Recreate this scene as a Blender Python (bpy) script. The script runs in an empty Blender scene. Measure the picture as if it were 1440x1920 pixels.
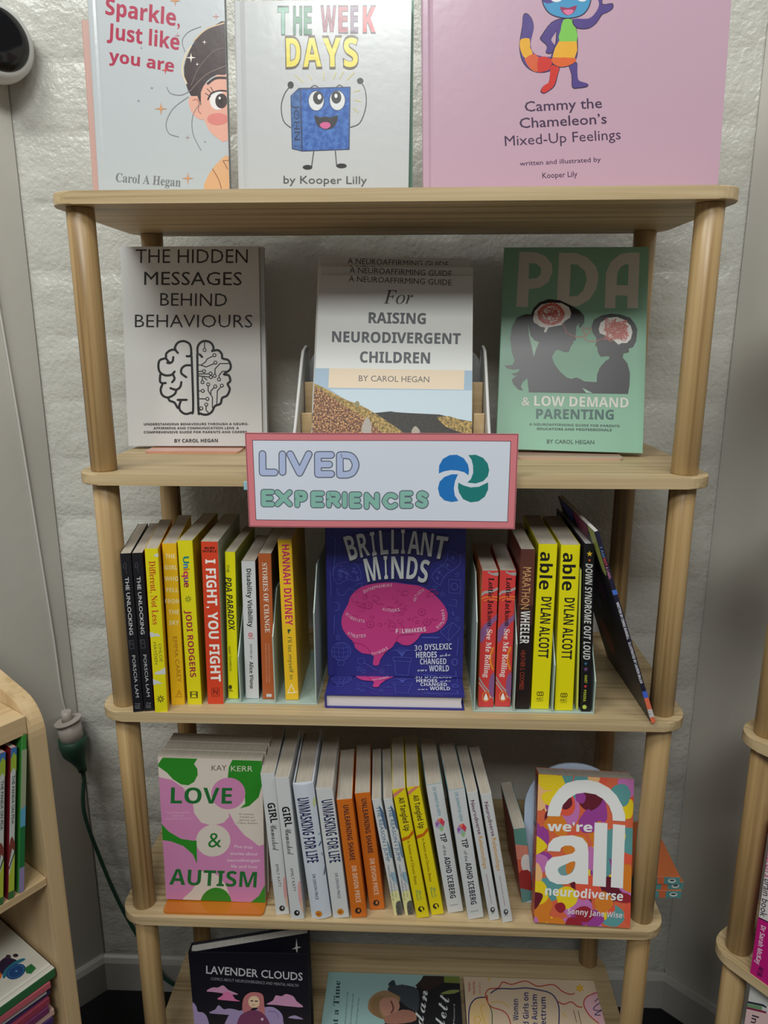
import bpy, bmesh, math, random
from mathutils import Vector, Matrix
from mathutils.geometry import tessellate_polygon
R=math.radians
random.seed(7)
sc=bpy.context.scene
C=sc.collection
# ---------------------------------------------------------------- camera
cam=bpy.data.cameras.new('camera'); co=bpy.data.objects.new('camera',cam); C.objects.link(co); sc.camera=co
cam.sensor_fit='HORIZONTAL'; cam.sensor_width=36.0; cam.lens=36.0*1380.89/1440; cam.clip_start=.01
_r=Vector((0.99922676,0.0392998,-0.00118305));_u=Vector((-0.00822533,0.23836944,0.97113972));_f=Vector((-0.0384476,0.97037907,-0.23850838))
co.matrix_world=Matrix(((_r.x,_u.x,-_f.x,.02899),(_r.y,_u.y,-_f.y,-.89501),(_r.z,_u.z,-_f.z,-.15743),(0,0,0,1)))
# ---------------------------------------------------------------- world, lights, exposure
sc.view_settings.view_transform='Standard'; sc.view_settings.look='None'; sc.view_settings.gamma=1; sc.view_settings.use_curve_mapping=False
sc.view_settings.exposure=0.2
w=bpy.data.worlds.new('room_ambience'); sc.world=w; w.use_nodes=True
bg=w.node_tree.nodes['Background']; bg.inputs[0].default_value=(.93,.96,1,1); bg.inputs[1].default_value=0.13
def area(name,loc,target,sx,sy,power,col):
    l=bpy.data.lights.new(name,'AREA'); l.shape='RECTANGLE'; l.size=sx; l.size_y=sy; l.energy=power; l.color=col
    o=bpy.data.objects.new(name,l); C.objects.link(o); o.location=loc
    o.rotation_euler=(Vector(target)-Vector(loc)).to_track_quat('-Z','Y').to_euler(); return o
area('ceiling_panel_left',(-1.15,-1.2,1.75),(-.1,.2,-.6),1.1,.6,28,(.98,1,.96))
area('ceiling_panel_right',(1.0,-1.3,1.75),(.1,.2,-.6),.8,.5,11,(.98,1,.96))
area('ceiling_panel_rear',(-.1,-2.6,1.75),(0,.2,-.9),1.2,.6,42,(.98,1,.97))
# ---------------------------------------------------------------- materials
def lin(c):
    out=[]
    for v in c[:3]:
        v=v/255; v=v/12.92 if v<=.04045 else ((v+.055)/1.055)**2.4
        out.append(min(v*1.0,.93))
    return (*out,1)
_M={}
def mat(col,rough=.45,key=None,coat=0,spec=.5,bump=None,metal=0,trans=0):
    k=(tuple(col),rough,coat,spec,bump,metal,trans)
    if k in _M: return _M[k]
    m=bpy.data.materials.new(key or 'paint'); m.use_nodes=True; nt=m.node_tree; b=nt.nodes['Principled BSDF']
    b.inputs['Base Color'].default_value=lin(col); b.inputs['Roughness'].default_value=rough
    b.inputs['Coat Weight'].default_value=coat; b.inputs['Coat Roughness'].default_value=.12
    b.inputs['Specular IOR Level'].default_value=spec; b.inputs['Metallic'].default_value=metal; b.inputs['Transmission Weight'].default_value=trans
    if bump:
        tc=nt.nodes.new('ShaderNodeTexCoord'); n=nt.nodes.new('ShaderNodeTexNoise'); n.inputs['Scale'].default_value=bump[0]; n.inputs['Detail'].default_value=3
        bp=nt.nodes.new('ShaderNodeBump'); bp.inputs['Strength'].default_value=bump[1]; bp.inputs['Distance'].default_value=bump[2]
        nt.links.new(tc.outputs['Object'],n.inputs['Vector']); nt.links.new(n.outputs['Fac'],bp.inputs['Height']); nt.links.new(bp.outputs['Normal'],b.inputs['Normal'])
        if coat: nt.links.new(bp.outputs['Normal'],b.inputs['Coat Normal'])
    _M[k]=m; return m
def tex_mat(name,cols,scale,rough=.5,kind='noise',detail=5,bumpd=0,stops=(.35,.65),spec=.4,bscale=None,dist=0,coat=0):
    """two-tone procedural material in object space; scale is a vector"""
    m=bpy.data.materials.new(name); m.use_nodes=True; nt=m.node_tree; b=nt.nodes['Principled BSDF']; b.inputs['Roughness'].default_value=rough; b.inputs['Specular IOR Level'].default_value=spec
    b.inputs['Coat Weight'].default_value=coat; b.inputs['Coat Roughness'].default_value=.2
    tc=nt.nodes.new('ShaderNodeTexCoord'); mp=nt.nodes.new('ShaderNodeMapping'); mp.inputs['Scale'].default_value=scale
    n=nt.nodes.new('ShaderNodeTexNoise'); n.inputs['Scale'].default_value=1; n.inputs['Detail'].default_value=detail; n.inputs['Distortion'].default_value=dist
    r=nt.nodes.new('ShaderNodeValToRGB'); r.color_ramp.elements[0].position=stops[0]; r.color_ramp.elements[1].position=stops[-1]
    r.color_ramp.elements[0].color=lin(cols[0]); r.color_ramp.elements[1].color=lin(cols[-1])
    if len(cols)==3: e=r.color_ramp.elements.new(stops[1] if len(stops)==3 else .5); e.color=lin(cols[1])
    L=nt.links.new; L(tc.outputs['Object'],mp.inputs['Vector']); L(mp.outputs['Vector'],n.inputs['Vector']); L(n.outputs['Fac'],r.inputs['Fac']); L(r.outputs['Color'],b.inputs['Base Color'])
    if bumpd:
        bp=nt.nodes.new('ShaderNodeBump'); bp.inputs['Strength'].default_value=1; bp.inputs['Distance'].default_value=bumpd
        src=n
        if bscale: 
            src=nt.nodes.new('ShaderNodeTexNoise'); src.inputs['Scale'].default_value=bscale; src.inputs['Detail'].default_value=6; L(tc.outputs['Object'],src.inputs['Vector'])
        L(src.outputs['Fac'],bp.inputs['Height']); L(bp.outputs['Normal'],b.inputs['Normal'])
    return m
def wood(name,cols,axis,rough=.45,seed=0.0,dens=1.0,coat=.0):
    """long grain along axis, fine streaks plus broad figure"""
    m=bpy.data.materials.new(name); m.use_nodes=True; nt=m.node_tree; b=nt.nodes['Principled BSDF']; b.inputs['Roughness'].default_value=rough; b.inputs['Specular IOR Level'].default_value=.4
    b.inputs['Coat Weight'].default_value=coat; b.inputs['Coat Roughness'].default_value=.25
    L=nt.links.new; tc=nt.nodes.new('ShaderNodeTexCoord')
    oi=nt.nodes.new('ShaderNodeObjectInfo'); sep=nt.nodes.new('ShaderNodeVectorMath'); sep.operation='SCALE'; L(oi.outputs['Location'],sep.inputs[0]); sep.inputs['Scale'].default_value=3.7
    ad=nt.nodes.new('ShaderNodeVectorMath'); ad.operation='ADD'; L(tc.outputs['Object'],ad.inputs[0]); L(sep.outputs[0],ad.inputs[1])
    ns=[]
    for (a,c,dt) in ((3*dens,170*dens,4),(1.1*dens,34*dens,3)):
        mp=nt.nodes.new('ShaderNodeMapping'); s=[c]*3; s['xyz'.index(axis)]=a; mp.inputs['Scale'].default_value=s; mp.inputs['Location'].default_value=(seed,seed*2,seed)
        n=nt.nodes.new('ShaderNodeTexNoise'); n.inputs['Scale'].default_value=1; n.inputs['Detail'].default_value=dt; n.inputs['Distortion'].default_value=.35
        L(ad.outputs[0],mp.inputs['Vector']); L(mp.outputs['Vector'],n.inputs['Vector']); ns.append(n)
    mx=nt.nodes.new('ShaderNodeMix'); mx.inputs[0].default_value=.55; L(ns[0].outputs['Fac'],mx.inputs[2]); L(ns[1].outputs['Fac'],mx.inputs[3])
    r=nt.nodes.new('ShaderNodeValToRGB'); e=r.color_ramp.elements; e[0].position=.34; e[1].position=.66; e[0].color=lin(cols[0]); e[1].color=lin(cols[2]); k=e.new(.47); k.color=lin(cols[1])
    L(mx.outputs[0],r.inputs['Fac']); L(r.outputs['Color'],b.inputs['Base Color'])
    bp=nt.nodes.new('ShaderNodeBump'); bp.inputs['Strength'].default_value=.5; bp.inputs['Distance'].default_value=.0003; L(ns[0].outputs['Fac'],bp.inputs['Height']); L(bp.outputs['Normal'],b.inputs['Normal'])
    return m
BOARD=wood('light_oak_laminate',((124,102,70),(180,157,118),(202,180,142)),'x',.5)
POST=wood('oiled_pine',((100,72,38),(164,134,90),(190,162,118)),'z',.38,2.3,.75,coat=.15)
BIRCH=wood('pale_birch',((176,148,108),(196,168,126),(206,180,140)),'x',.45,5.1,.8)
BIRCHV=wood('pale_birch_upright',((176,148,108),(196,168,126),(206,180,140)),'z',.45,6.1,.8)
def wall_mat(name,col,rough,b1,b2,scale1,scale2):
    m=bpy.data.materials.new(name); m.use_nodes=True; nt=m.node_tree; b=nt.nodes['Principled BSDF']; b.inputs['Base Color'].default_value=lin(col); b.inputs['Roughness'].default_value=rough; b.inputs['Specular IOR Level'].default_value=.5
    L=nt.links.new; g=nt.nodes.new('ShaderNodeNewGeometry'); n1=nt.nodes.new('ShaderNodeTexNoise'); n1.inputs['Scale'].default_value=scale1; n1.inputs['Detail'].default_value=5
    n2=nt.nodes.new('ShaderNodeTexNoise'); n2.inputs['Scale'].default_value=scale2; n2.inputs['Detail'].default_value=3; n2.inputs['Distortion'].default_value=.15
    for n in (n1,n2): L(g.outputs['Position'],n.inputs['Vector'])
    a=nt.nodes.new('ShaderNodeBump'); a.inputs['Strength'].default_value=1; a.inputs['Distance'].default_value=b1; L(n1.outputs['Fac'],a.inputs['Height'])
    c=nt.nodes.new('ShaderNodeBump'); c.inputs['Strength'].default_value=1; c.inputs['Distance'].default_value=b2; L(n2.outputs['Fac'],c.inputs['Height']); L(a.outputs['Normal'],c.inputs['Normal']); L(c.outputs['Normal'],b.inputs['Normal'])
    return m
WALLB=wall_mat('rough_white_paint',(194,193,185),.28,.009,.0016,14,150)
WALLS=wall_mat('smooth_cream_plaster',(190,187,178),.55,.002,.0003,5,60)
TRIM=mat((170,168,162),.4,'grey_white_gloss')
CARPET=tex_mat('black_carpet',((10,10,11),(22,22,24)),(400,400,400),.95,bumpd=.002)
def page_mat(name,a,b):
    m=bpy.data.materials.new(name); m.use_nodes=True; nt=m.node_tree; p=nt.nodes['Principled BSDF']; p.inputs['Roughness'].default_value=.85; p.inputs['Specular IOR Level'].default_value=.2
    L=nt.links.new; tc=nt.nodes.new('ShaderNodeTexCoord'); mp=nt.nodes.new('ShaderNodeMapping'); mp.inputs['Scale'].default_value=name=='pages_flat' and (30,1500,8) or (1500,30,8)
    n=nt.nodes.new('ShaderNodeTexNoise'); n.inputs['Scale'].default_value=1; n.inputs['Detail'].default_value=2; L(tc.outputs['Object'],mp.inputs['Vector']); L(mp.outputs['Vector'],n.inputs['Vector'])
    r=nt.nodes.new('ShaderNodeValToRGB'); r.color_ramp.elements[0].position=.35; r.color_ramp.elements[1].position=.65; r.color_ramp.elements[0].color=lin(a); r.color_ramp.elements[1].color=lin(b)
    L(n.outputs['Fac'],r.inputs['Fac']); L(r.outputs['Color'],p.inputs['Base Color']); return m
PAGES=page_mat('pages',(174,164,150),(190,181,168)); PAGEW=page_mat('pages_white',(196,192,186),(214,210,204))
WHITEPAGE=mat((205,202,198),.7,'white_paper')
# ---------------------------------------------------------------- mesh helpers
def link(name,me,parent=None,loc=None,rot=None):
    o=bpy.data.objects.new(name,me); C.objects.link(o)
    if parent: o.parent=parent
    if loc is not None: o.location=loc
    if rot is not None: o.rotation_euler=rot
    return o
def mesh(name,verts,faces,mats,idx=None,smooth=False):
    me=bpy.data.meshes.new(name); me.from_pydata([tuple(v) for v in verts],[],faces)
    for m in (mats if isinstance(mats,(list,tuple)) else [mats]): me.materials.append(m)
    if idx: me.polygons.foreach_set('material_index',idx)
    if smooth: me.polygons.foreach_set('use_smooth',[True]*len(faces))
    me.update(); return me
def bm_mesh(name,bm,m,smooth=None):
    me=bpy.data.meshes.new(name); bmesh.ops.recalc_face_normals(bm,faces=bm.faces); bm.to_mesh(me); bm.free()
    for x in (m if isinstance(m,(list,tuple)) else [m]): me.materials.append(x)
    if smooth: 
        for p in me.polygons: p.use_smooth=len(p.vertices)==4 and smooth=='quads' or smooth=='all'
    return me
def box_bm(bm,x0,x1,y0,y1,z0,z1,bev=0,seg=2):
    r=bmesh.ops.create_cube(bm,size=1); vs=r['verts']
    for v in vs: v.co=Vector(((x0+x1)/2+v.co.x*(x1-x0),(y0+y1)/2+v.co.y*(y1-y0),(z0+z1)/2+v.co.z*(z1-z0)))
    if bev:
        es=list({e for v in vs for e in v.link_edges}); bmesh.ops.bevel(bm,geom=es,offset=bev,segments=seg,affect='EDGES',profile=.5)
    return vs
def box(name,x0,x1,y0,y1,z0,z1,m,parent=None,bev=0,seg=2):
    bm=bmesh.new(); box_bm(bm,x0,x1,y0,y1,z0,z1,bev,seg); return link(name,bm_mesh(name,bm,m),parent)
def prism(name,pts,h0,h1,axis,m,parent=None,bev=0,smooth=False):
    """extrude an outline; axis x: pts=(y,z); y: pts=(x,z); z: pts=(x,y)"""
    bm=bmesh.new()
    f=(lambda p,h:(h,p[0],p[1])) if axis=='x' else (lambda p,h:(p[0],h,p[1])) if axis=='y' else (lambda p,h:(p[0],p[1],h))
    a=[bm.verts.new(f(p,h0)) for p in pts]; b=[bm.verts.new(f(p,h1)) for p in pts]
    fa=bm.faces.new(a); fb=bm.faces.new(b[::-1]); n=len(pts)
    for i in range(n): bm.faces.new((a[i],a[(i+1)%n],b[(i+1)%n],b[i]))
    if bev:
        es=list(set(fa.edges)|set(fb.edges)); bmesh.ops.bevel(bm,geom=es,offset=bev,segments=2,affect='EDGES',profile=.5)
    bmesh.ops.recalc_face_normals(bm,faces=bm.faces)
    return link(name,bm_mesh(name,bm,m),parent)
def rrect(x0,x1,y0,y1,r,n=8,corners=(1,1,1,1)):
    pts=[]
    for (cx,cy,a0,k) in ((x1-r,y1-r,0,0),(x0+r,y1-r,90,1),(x0+r,y0+r,180,2),(x1-r,y0+r,270,3)):
        if corners[k]:
            for i in range(n+1):
                a=R(a0+90*i/n); pts.append((cx+r*math.cos(a),cy+r*math.sin(a)))
        else: pts.append((x1 if k in(0,3) else x0, y1 if k<2 else y0))
    return pts
def tube(name,pts,rad,m,parent=None,n=10,caps=True,close=False):
    pts=[Vector(p) for p in pts]; rs=rad if isinstance(rad,(list,tuple)) else [rad]*len(pts)
    V=[];F=[]; up=Vector((0,0,1))
    for i,p in enumerate(pts):
        d=(pts[min(i+1,len(pts)-1)]-pts[max(i-1,0)]).normalized()
        a=d.cross(up if abs(d.dot(up))<.95 else Vector((1,0,0))).normalized(); b=d.cross(a)
        for k in range(n): t=2*math.pi*k/n; V.append(p+(a*math.cos(t)+b*math.sin(t))*rs[i])
    for i in range(len(pts)-1):
        for k in range(n): F.append((i*n+k,i*n+(k+1)%n,(i+1)*n+(k+1)%n,(i+1)*n+k))
    if caps: F.append(tuple(range(n))[::-1]); F.append(tuple((len(pts)-1)*n+k for k in range(n)))
    me=mesh(name,V,F,m); me.polygons.foreach_set('use_smooth',[len(f)==4 for f in F]); return link(name,me,parent)
def spline(pts,n=6,closed=False):
    P=[Vector((*p,0)) if len(p)==2 else Vector(p) for p in pts]; out=[]; N=len(P)
    rng=range(N) if closed else range(N-1)
    for i in rng:
        if closed: a,b,c,d=P[(i-1)%N],P[i],P[(i+1)%N],P[(i+2)%N]
        else: a,b,c,d=P[max(i-1,0)],P[i],P[i+1],P[min(i+2,N-1)]
        for k in range(n):
            t=k/n; out.append(.5*((2*b)+(c-a)*t+(2*a-5*b+4*c-d)*t*t+(3*b-a-3*c+d)*t**3))
    if not closed: out.append(P[-1])
    return [tuple(v[:len(pts[0])]) for v in out]
def empty(name,loc,rot=(0,0,0)):
    o=bpy.data.objects.new(name,None); o.empty_display_size=.02; C.objects.link(o); o.location=loc; o.rotation_euler=rot; return o
def tag(o,label=None,cat=None,group=None,kind=None):
    if label: o['label']=label
    if cat: o['category']=cat
    if group: o['group']=group
    if kind: o['kind']=kind
    return o
def copy_tree(o,parent=None):
    c=o.copy(); C.objects.link(c)
    if parent: c.parent=parent
    for ch in [k for k in o.children]: copy_tree(ch,c)
    return c
# ---------------------------------------------------------------- flat print on covers
_T={}
def glyphs(s,bold,font):
    if 'M' in s and bold and not font:   # the outline of a heavy M folds over itself
        font,bold=('sans',0) if bold>.014 else (None,0)
    if bold>=.015 and not font: font,bold='sans',max(0,bold-.022)
    k=(s,bold,font)
    if k in _T: return _T[k]
    U=dict(serif=(0x1D400,0x1D41A),italic=(0x1D434,0x1D44E),script=(0x1D4D0,0x1D4EA),sans=(0x1D5D4,0x1D5EE),slant=(0x1D63C,0x1D656))
    t=s
    if font:
        a,b=U[font]; t=''.join(chr(a+ord(c)-65) if 'A'<=c<='Z' else chr(b+ord(c)-97) if 'a'<=c<='z' else c for c in s)
        if font=='italic': t=t.replace(chr(0x1D44E+7),'\u210E')
    c=bpy.data.curves.new('t','FONT'); c.body=t; c.size=1; c.offset=bold; c.resolution_u=2
    o=bpy.data.objects.new('t',c); C.objects.link(o)
    me=bpy.data.meshes.new_from_object(o.evaluated_get(bpy.context.evaluated_depsgraph_get()))
    V=[(v.co.x,v.co.y) for v in me.vertices]; F=[]
    for p in me.polygons:
        q=list(p.vertices)
        for i in range(1,len(q)-1): F.append((q[0],q[i],q[i+1]))
    bpy.data.objects.remove(o); bpy.data.curves.remove(c); bpy.data.meshes.remove(me)
    cap=.70 if not font else .66
    x0=min(v[0] for v in V); x1=max(v[0] for v in V)
    _T[k]=(V,F,x0,x1,cap); return _T[k]
def homography(src,dst):
    # 8x8 solve
    A=[];B=[]
    for (x,y),(u,v) in zip(src,dst):
        A.append([x,y,1,0,0,0,-u*x,-u*y]);B.append(u);A.append([0,0,0,x,y,1,-v*x,-v*y]);B.append(v)
    n=8
    for i in range(n):
        p=max(range(i,n),key=lambda k:abs(A[k][i])); A[i],A[p]=A[p],A[i]; B[i],B[p]=B[p],B[i]
        for k in range(i+1,n):
            f=A[k][i]/A[i][i]
            if f: 
                A[k]=[a-f*b for a,b in zip(A[k],A[i])]; B[k]-=f*B[i]
    X=[0]*8
    for i in range(7,-1,-1): X[i]=(B[i]-sum(A[i][j]*X[j] for j in range(i+1,8)))/A[i][i]
    return X
class Art:
    """flat print: shapes given in the rectified photo frame of one cover, stored as cover coordinates (metres)"""
    def __init__(s,quad,w,h,crop=(0,0,1),rough=.42,coat=0,bump=None):
        s.w,s.h=w,h; s.H=homography(quad,[(0,h),(w,h),(0,0),(w,0)]); s.c=crop; s.tris=[]; s.L=0; s.mats=[]; s.rough=rough; s.coat=coat; s.bump=bump; s.uv=False
    def up(s,n=1): s.L+=n; return s
    def to(s,p):
        if s.uv: return (p[0]*s.w,p[1]*s.h)
        x=s.c[0]+p[0]/s.c[2]; y=s.c[1]+p[1]/s.c[2]; H=s.H; d=H[6]*x+H[7]*y+1
        return ((H[0]*x+H[1]*y+H[2])/d,(H[3]*x+H[4]*y+H[5])/d)
    def mi(s,col):
        m=col if isinstance(col,bpy.types.Material) else mat(col,s.rough,'print',s.coat,.5,s.bump)
        if m not in s.mats: s.mats.append(m)
        return s.mats.index(m)
    def tri(s,a,b,c,mi):
        P=[a,b,c]; e=.0001
        if all(e<=p[0]<=s.w-e and e<=p[1]<=s.h-e for p in P): s.tris.append((P,mi,s.L)); return
        for ax,lo,hi in ((0,e,s.w-e),(1,e,s.h-e)):
            for sg,lim in ((1,lo),(-1,hi)):
                out=[]
                for i in range(len(P)):
                    p,q=P[i],P[(i+1)%len(P)]; dp=sg*(p[ax]-lim); dq=sg*(q[ax]-lim)
                    if dp>=0: out.append(p)
                    if (dp>=0)!=(dq>=0): t=dp/(dp-dq); out.append((p[0]+(q[0]-p[0])*t,p[1]+(q[1]-p[1])*t))
                P=out
                if len(P)<3: return
        for i in range(1,len(P)-1): s.tris.append(([P[0],P[i],P[i+1]],mi,s.L))
    def poly(s,pts,col,smooth=0):
        if smooth: pts=spline(pts,smooth,True)
        q=[s.to(p) for p in pts]; m=s.mi(col)
        for t in tessellate_polygon([[Vector((*p,0)) for p in q]]): s.tri(q[t[0]],q[t[1]],q[t[2]],m)
        s.up(); return s
    def ell(s,x,y,rx,ry,col,n=28,rot=0):
        c,k=math.cos(R(rot)),math.sin(R(rot))
        return s.poly([(x+rx*math.cos(2*math.pi*i/n)*c-ry*math.sin(2*math.pi*i/n)*k,y+rx*math.cos(2*math.pi*i/n)*k+ry*math.sin(2*math.pi*i/n)*c) for i in range(n)],col)
    def stroke(s,pts,wd,col,smooth=0,closed=False,rnd=True):
        if smooth: pts=spline(pts,smooth,closed)
        if closed: pts=list(pts)+[pts[0]]
        m=s.mi(col); h=wd/2; q=[pts[0]]
        for p in pts[1:]:
            if math.dist(p,q[-1])>max(.02,wd*.02): q.append(p)
        if len(q)<2: q=[pts[0],(pts[0][0]+.1,pts[0][1])]
        loop=math.dist(q[0],q[-1])<1.0 and len(q)>3
        if loop: q=q[:-1]
        n=len(q); ns=n if loop else n-1
        nrm=[]
        for i in range(ns):
            a,b=q[i],q[(i+1)%n]; d=math.dist(a,b); nrm.append((-(b[1]-a[1])/d,(b[0]-a[0])/d))
        ends=[[None,None] for _ in range(ns)]   # (left,right) at the start and the end of each segment
        fans=[]
        def arc(c,a0,a1,r):
            k=max(1,int(abs(a1-a0)/.5)); return [(c[0]+r*math.cos(a0+(a1-a0)*i/k),c[1]+r*math.sin(a0+(a1-a0)*i/k)) for i in range(k+1)]
        for i in range(n):
            if not loop and i in (0,n-1):
                k=0 if i==0 else ns-1; x=nrm[k]; L=(q[i][0]+x[0]*h,q[i][1]+x[1]*h); Rr=(q[i][0]-x[0]*h,q[i][1]-x[1]*h); ends[k][0 if i==0 else 1]=(L,Rr)
                if rnd: a0=math.atan2(x[1],x[0]); fans.append(arc(q[i],a0,a0+(math.pi if i==0 else -math.pi),h))
                continue
            a,b=nrm[(i-1)%ns],nrm[i%ns]; mx_,my_=a[0]+b[0],a[1]+b[1]; dd=mx_*mx_+my_*my_; cr_=a[0]*b[1]-a[1]*b[0]
            la=math.dist(q[i-1],q[i]); lb=math.dist(q[i],q[(i+1)%n])
            f=2*h/max(dd,.12); f=min(f,(min(la,lb)*.95+h)/max(math.sqrt(dd),.2)) if dd<3.6 else f
            if cr_>0:   # turns towards the left side: inner point on the left
                I_=(q[i][0]+mx_*f,q[i][1]+my_*f); a0=math.atan2(-a[1],-a[0]); a1=math.atan2(-b[1],-b[0])
            else: I_=(q[i][0]-mx_*f,q[i][1]-my_*f); a0=math.atan2(a[1],a[0]); a1=math.atan2(b[1],b[0])
            while a1-a0>math.pi: a1-=2*math.pi
            while a1-a0<-math.pi: a1+=2*math.pi
            A=arc(q[i],a0,a1,h); fans.append([I_]+A)
            if cr_>0: ends[(i-1)%ns][1]=(I_,A[0]); ends[i%ns][0]=(I_,A[-1])
            else: ends[(i-1)%ns][1]=(A[0],I_); ends[i%ns][0]=(A[-1],I_)
        for e in ends:
            (l0,r0),(l1,r1)=e; P=[s.to(p) for p in (l0,l1,r1,r0)]; s.tri(P[0],P[1],P[2],m); s.tri(P[0],P[2],P[3],m)
        for f in fans:
            P=[s.to(p) for p in f]
            for i in range(1,len(P)-1): s.tri(P[0],P[i],P[i+1],m)
        s.up(); return s
    def text(s,t,p0,p1,h,col,bold=0,font=None,shear=0,nup=None):
        V,F,x0,x1,cap=glyphs(t,bold,font); L=math.hypot(p1[0]-p0[0],p1[1]-p0[1]); ex,ey=(p1[0]-p0[0])/L,(p1[1]-p0[1])/L
        nx,ny=nup or (ey,-ex); m=s.mi(col); q=[]
        for x,y in V:
            a=(x-x0)/(x1-x0)*L+shear*y*h; b=y/cap*h; q.append(s.to((p0[0]+ex*a+nx*b,p0[1]+ey*a+ny*b)))
        for f in F: s.tri(q[f[0]],q[f[1]],q[f[2]],m)
        s.up(); return s
    def star(s,x,y,r,col,k=5,inner=.42,rot=-90):
        return s.poly([(x+(r if i%2==0 else r*inner)*math.cos(R(rot+180*i/k)),y+(r if i%2==0 else r*inner)*math.sin(R(rot+180*i/k))) for i in range(2*k)],col)
    def split(s,mx):
        out=[]; st=list(s.tris)
        while st:
            P,m,l=st.pop(); e=[math.dist(P[i],P[(i+1)%3]) for i in range(3)]; k=e.index(max(e))
            if e[k]<=mx: out.append((P,m,l)); continue
            a,b,c=P[k],P[(k+1)%3],P[(k+2)%3]; q=((a[0]+b[0])/2,(a[1]+b[1])/2); st+=[([a,q,c],m,l),([q,b,c],m,l)]
        s.tris=out
    def build(s,name,parent,O,U,V,N,warp=None,mx=0):
        if mx: s.split(mx)
        O,U,V,N=map(Vector,(O,U,V,N)); vs=[];fs=[];ix=[]
        for P,m,l in s.tris:
            b=len(vs)
            for p in P: vs.append(O+U*p[0]+V*p[1]+N*(.0001+.000007*l))
            if (vs[b+1]-vs[b]).cross(vs[b+2]-vs[b]).dot(N)<0: fs.append((b,b+2,b+1))
            else: fs.append((b,b+1,b+2))
            ix.append(m)
        if warp: vs=[warp(v) for v in vs]
        return link(name,mesh(name,vs,fs,s.mats,ix),parent)
STROKES={'L':[[(0,1),(0,0),(1,0)]],'I':[[(.5,1),(.5,0)]],'V':[[(0,1),(.5,0),(1,1)]],'E':[[(1,1),(0,1),(0,0),(1,0)],[(0,.5),(.85,.5)]],
 'D':[[(0,0),(0,1),(.45,1),(.8,.88),(1,.5),(.8,.12),(.45,0),(0,0)]],'X':[[(0,1),(1,0)],[(0,0),(1,1)]],'P':[[(0,0),(0,1),(.65,1),(.95,.88),(.95,.6),(.65,.47),(0,.47)]],
 'R':[[(0,0),(0,1),(.65,1),(.95,.88),(.95,.6),(.65,.47),(0,.47)],[(.5,.45),(1,0)]],'N':[[(0,0),(0,1),(1,0),(1,1)]],'C':[[(1,.85),(.7,1),(.3,.95),(0,.6),(0,.4),(.3,.05),(.7,0),(1,.15)]],
 'S':[[(1,.85),(.6,1),(.2,.92),(.15,.68),(.5,.52),(.9,.38),(.9,.12),(.5,0),(0,.14)]]}
# ---------------------------------------------------------------- the room
ZF=-1.475; ZT=.62
CL=Vector((-.597,.335,0)); CR=Vector((.54,.335,0))
def slab(name,a,b,z0,z1,th,m,n):
    """upright slab from a to b (plan points), thickness behind along n"""
    a=Vector(a);b=Vector(b);n=Vector(n)*th
    V=[(p.x,p.y,z) for z in (z0,z1) for p in (a,b,b+n,a+n)]
    F=[(0,1,5,4),(1,2,6,5),(2,3,7,6),(3,0,4,7),(4,5,6,7),(3,2,1,0)]
    return link(name,mesh(name,V,F,m))
dl=Vector((-math.sin(R(42.1)),-math.cos(R(42.1)),0)); dr=Vector((math.sin(R(46.4)),-math.cos(R(46.4)),0))
nl=Vector((-dl.y,dl.x,0)); nl=nl if nl.y>0 else -nl
nr=Vector((-dr.y,dr.x,0)); nr=nr if nr.y>0 else -nr
wb=slab('wall_back',(CL.x-.02,.3385,0),(CR.x+.02,.3385,0),ZF,ZT,.1,WALLB,(0,1,0)); tag(wb,kind='structure')
wl=slab('wall_left',CL,CL+dl*1.6,ZF,ZT,.1,WALLS,nl); tag(wl,kind='structure')
wr=slab('wall_right',CR,CR+dr*1.6,ZF,ZT,.1,WALLS,nr); tag(wr,kind='structure')
fl=box('floor',-1.9,1.9,-2.4,.4,ZF-.05,ZF,CARPET); tag(fl,kind='structure')
# painted brick courses, parts of the back wall
rb=random.Random(3)
def brick_mesh(w,h,i):
    bm=bmesh.new(); nx,nz=12,5; V={}
    ph=rb.random()*9
    for a in range(nx+1):
        for b in range(nz+1):
            x=a/nx*w; z=b/nz*h; e=min(a,nx-a,1)*min(b,nz-b,1)
            y=-.0016*e+ (.0004*math.sin(x*41+ph+z*30)*e) + rb.uniform(-.0003,.0003)*e
            if e==0: y=.0015
            V[a,b]=bm.verts.new((x,y,z))
    for a in range(nx):
        for b in range(nz): bm.faces.new((V[a,b],V[a+1,b],V[a+1,b+1],V[a,b+1]))
    bmesh.ops.recalc_face_normals(bm,faces=bm.faces)
    me=bm_mesh('brick',bm,WALLB,'all')
    return me
CH=.1027; BL=.40; cache={}
z=ZF; row=0
zs=[.2436-CH*k for k in range(-4,18)]
for row,zt in enumerate(zs):
    z1=min(zt,ZT); z0=max(zt-CH,ZF)
    if z1-z0<.02: continue
    x=CL.x-(BL*.55 if row%2 else .02)
    while x<CR.x:
        x0=max(x,CL.x); x1=min(x+BL,CR.x); x+=BL
        if x1-x0<.03: continue
        k=(round(x1-x0,3),round(z1-z0,3),rb.randrange(2))
        if k not in cache: cache[k]=brick_mesh(x1-x0-.0045,z1-z0-.0045,0)
        link('brick',cache[k],wb,(x0+.00225,.3372,z0+.00225))
def base(name,a,b,n,h=.078):
    a=Vector(a);b=Vector(b);n=-Vector(n)
    prof=[(0,0),(.014,0),(.014,h-.012),(.009,h-.003),(.004,h),(0,h)]
    V=[];F=[]
    for p in (a,b):
        for (t,z) in prof: q=p+n*t; V.append((q.x,q.y,ZF+z))
    k=len(prof)
    for i in range(k-1): F.append((i,i+1,k+i+1,k+i))
    return tag(link(name,mesh(name,V,F,TRIM)),kind='structure')
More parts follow.
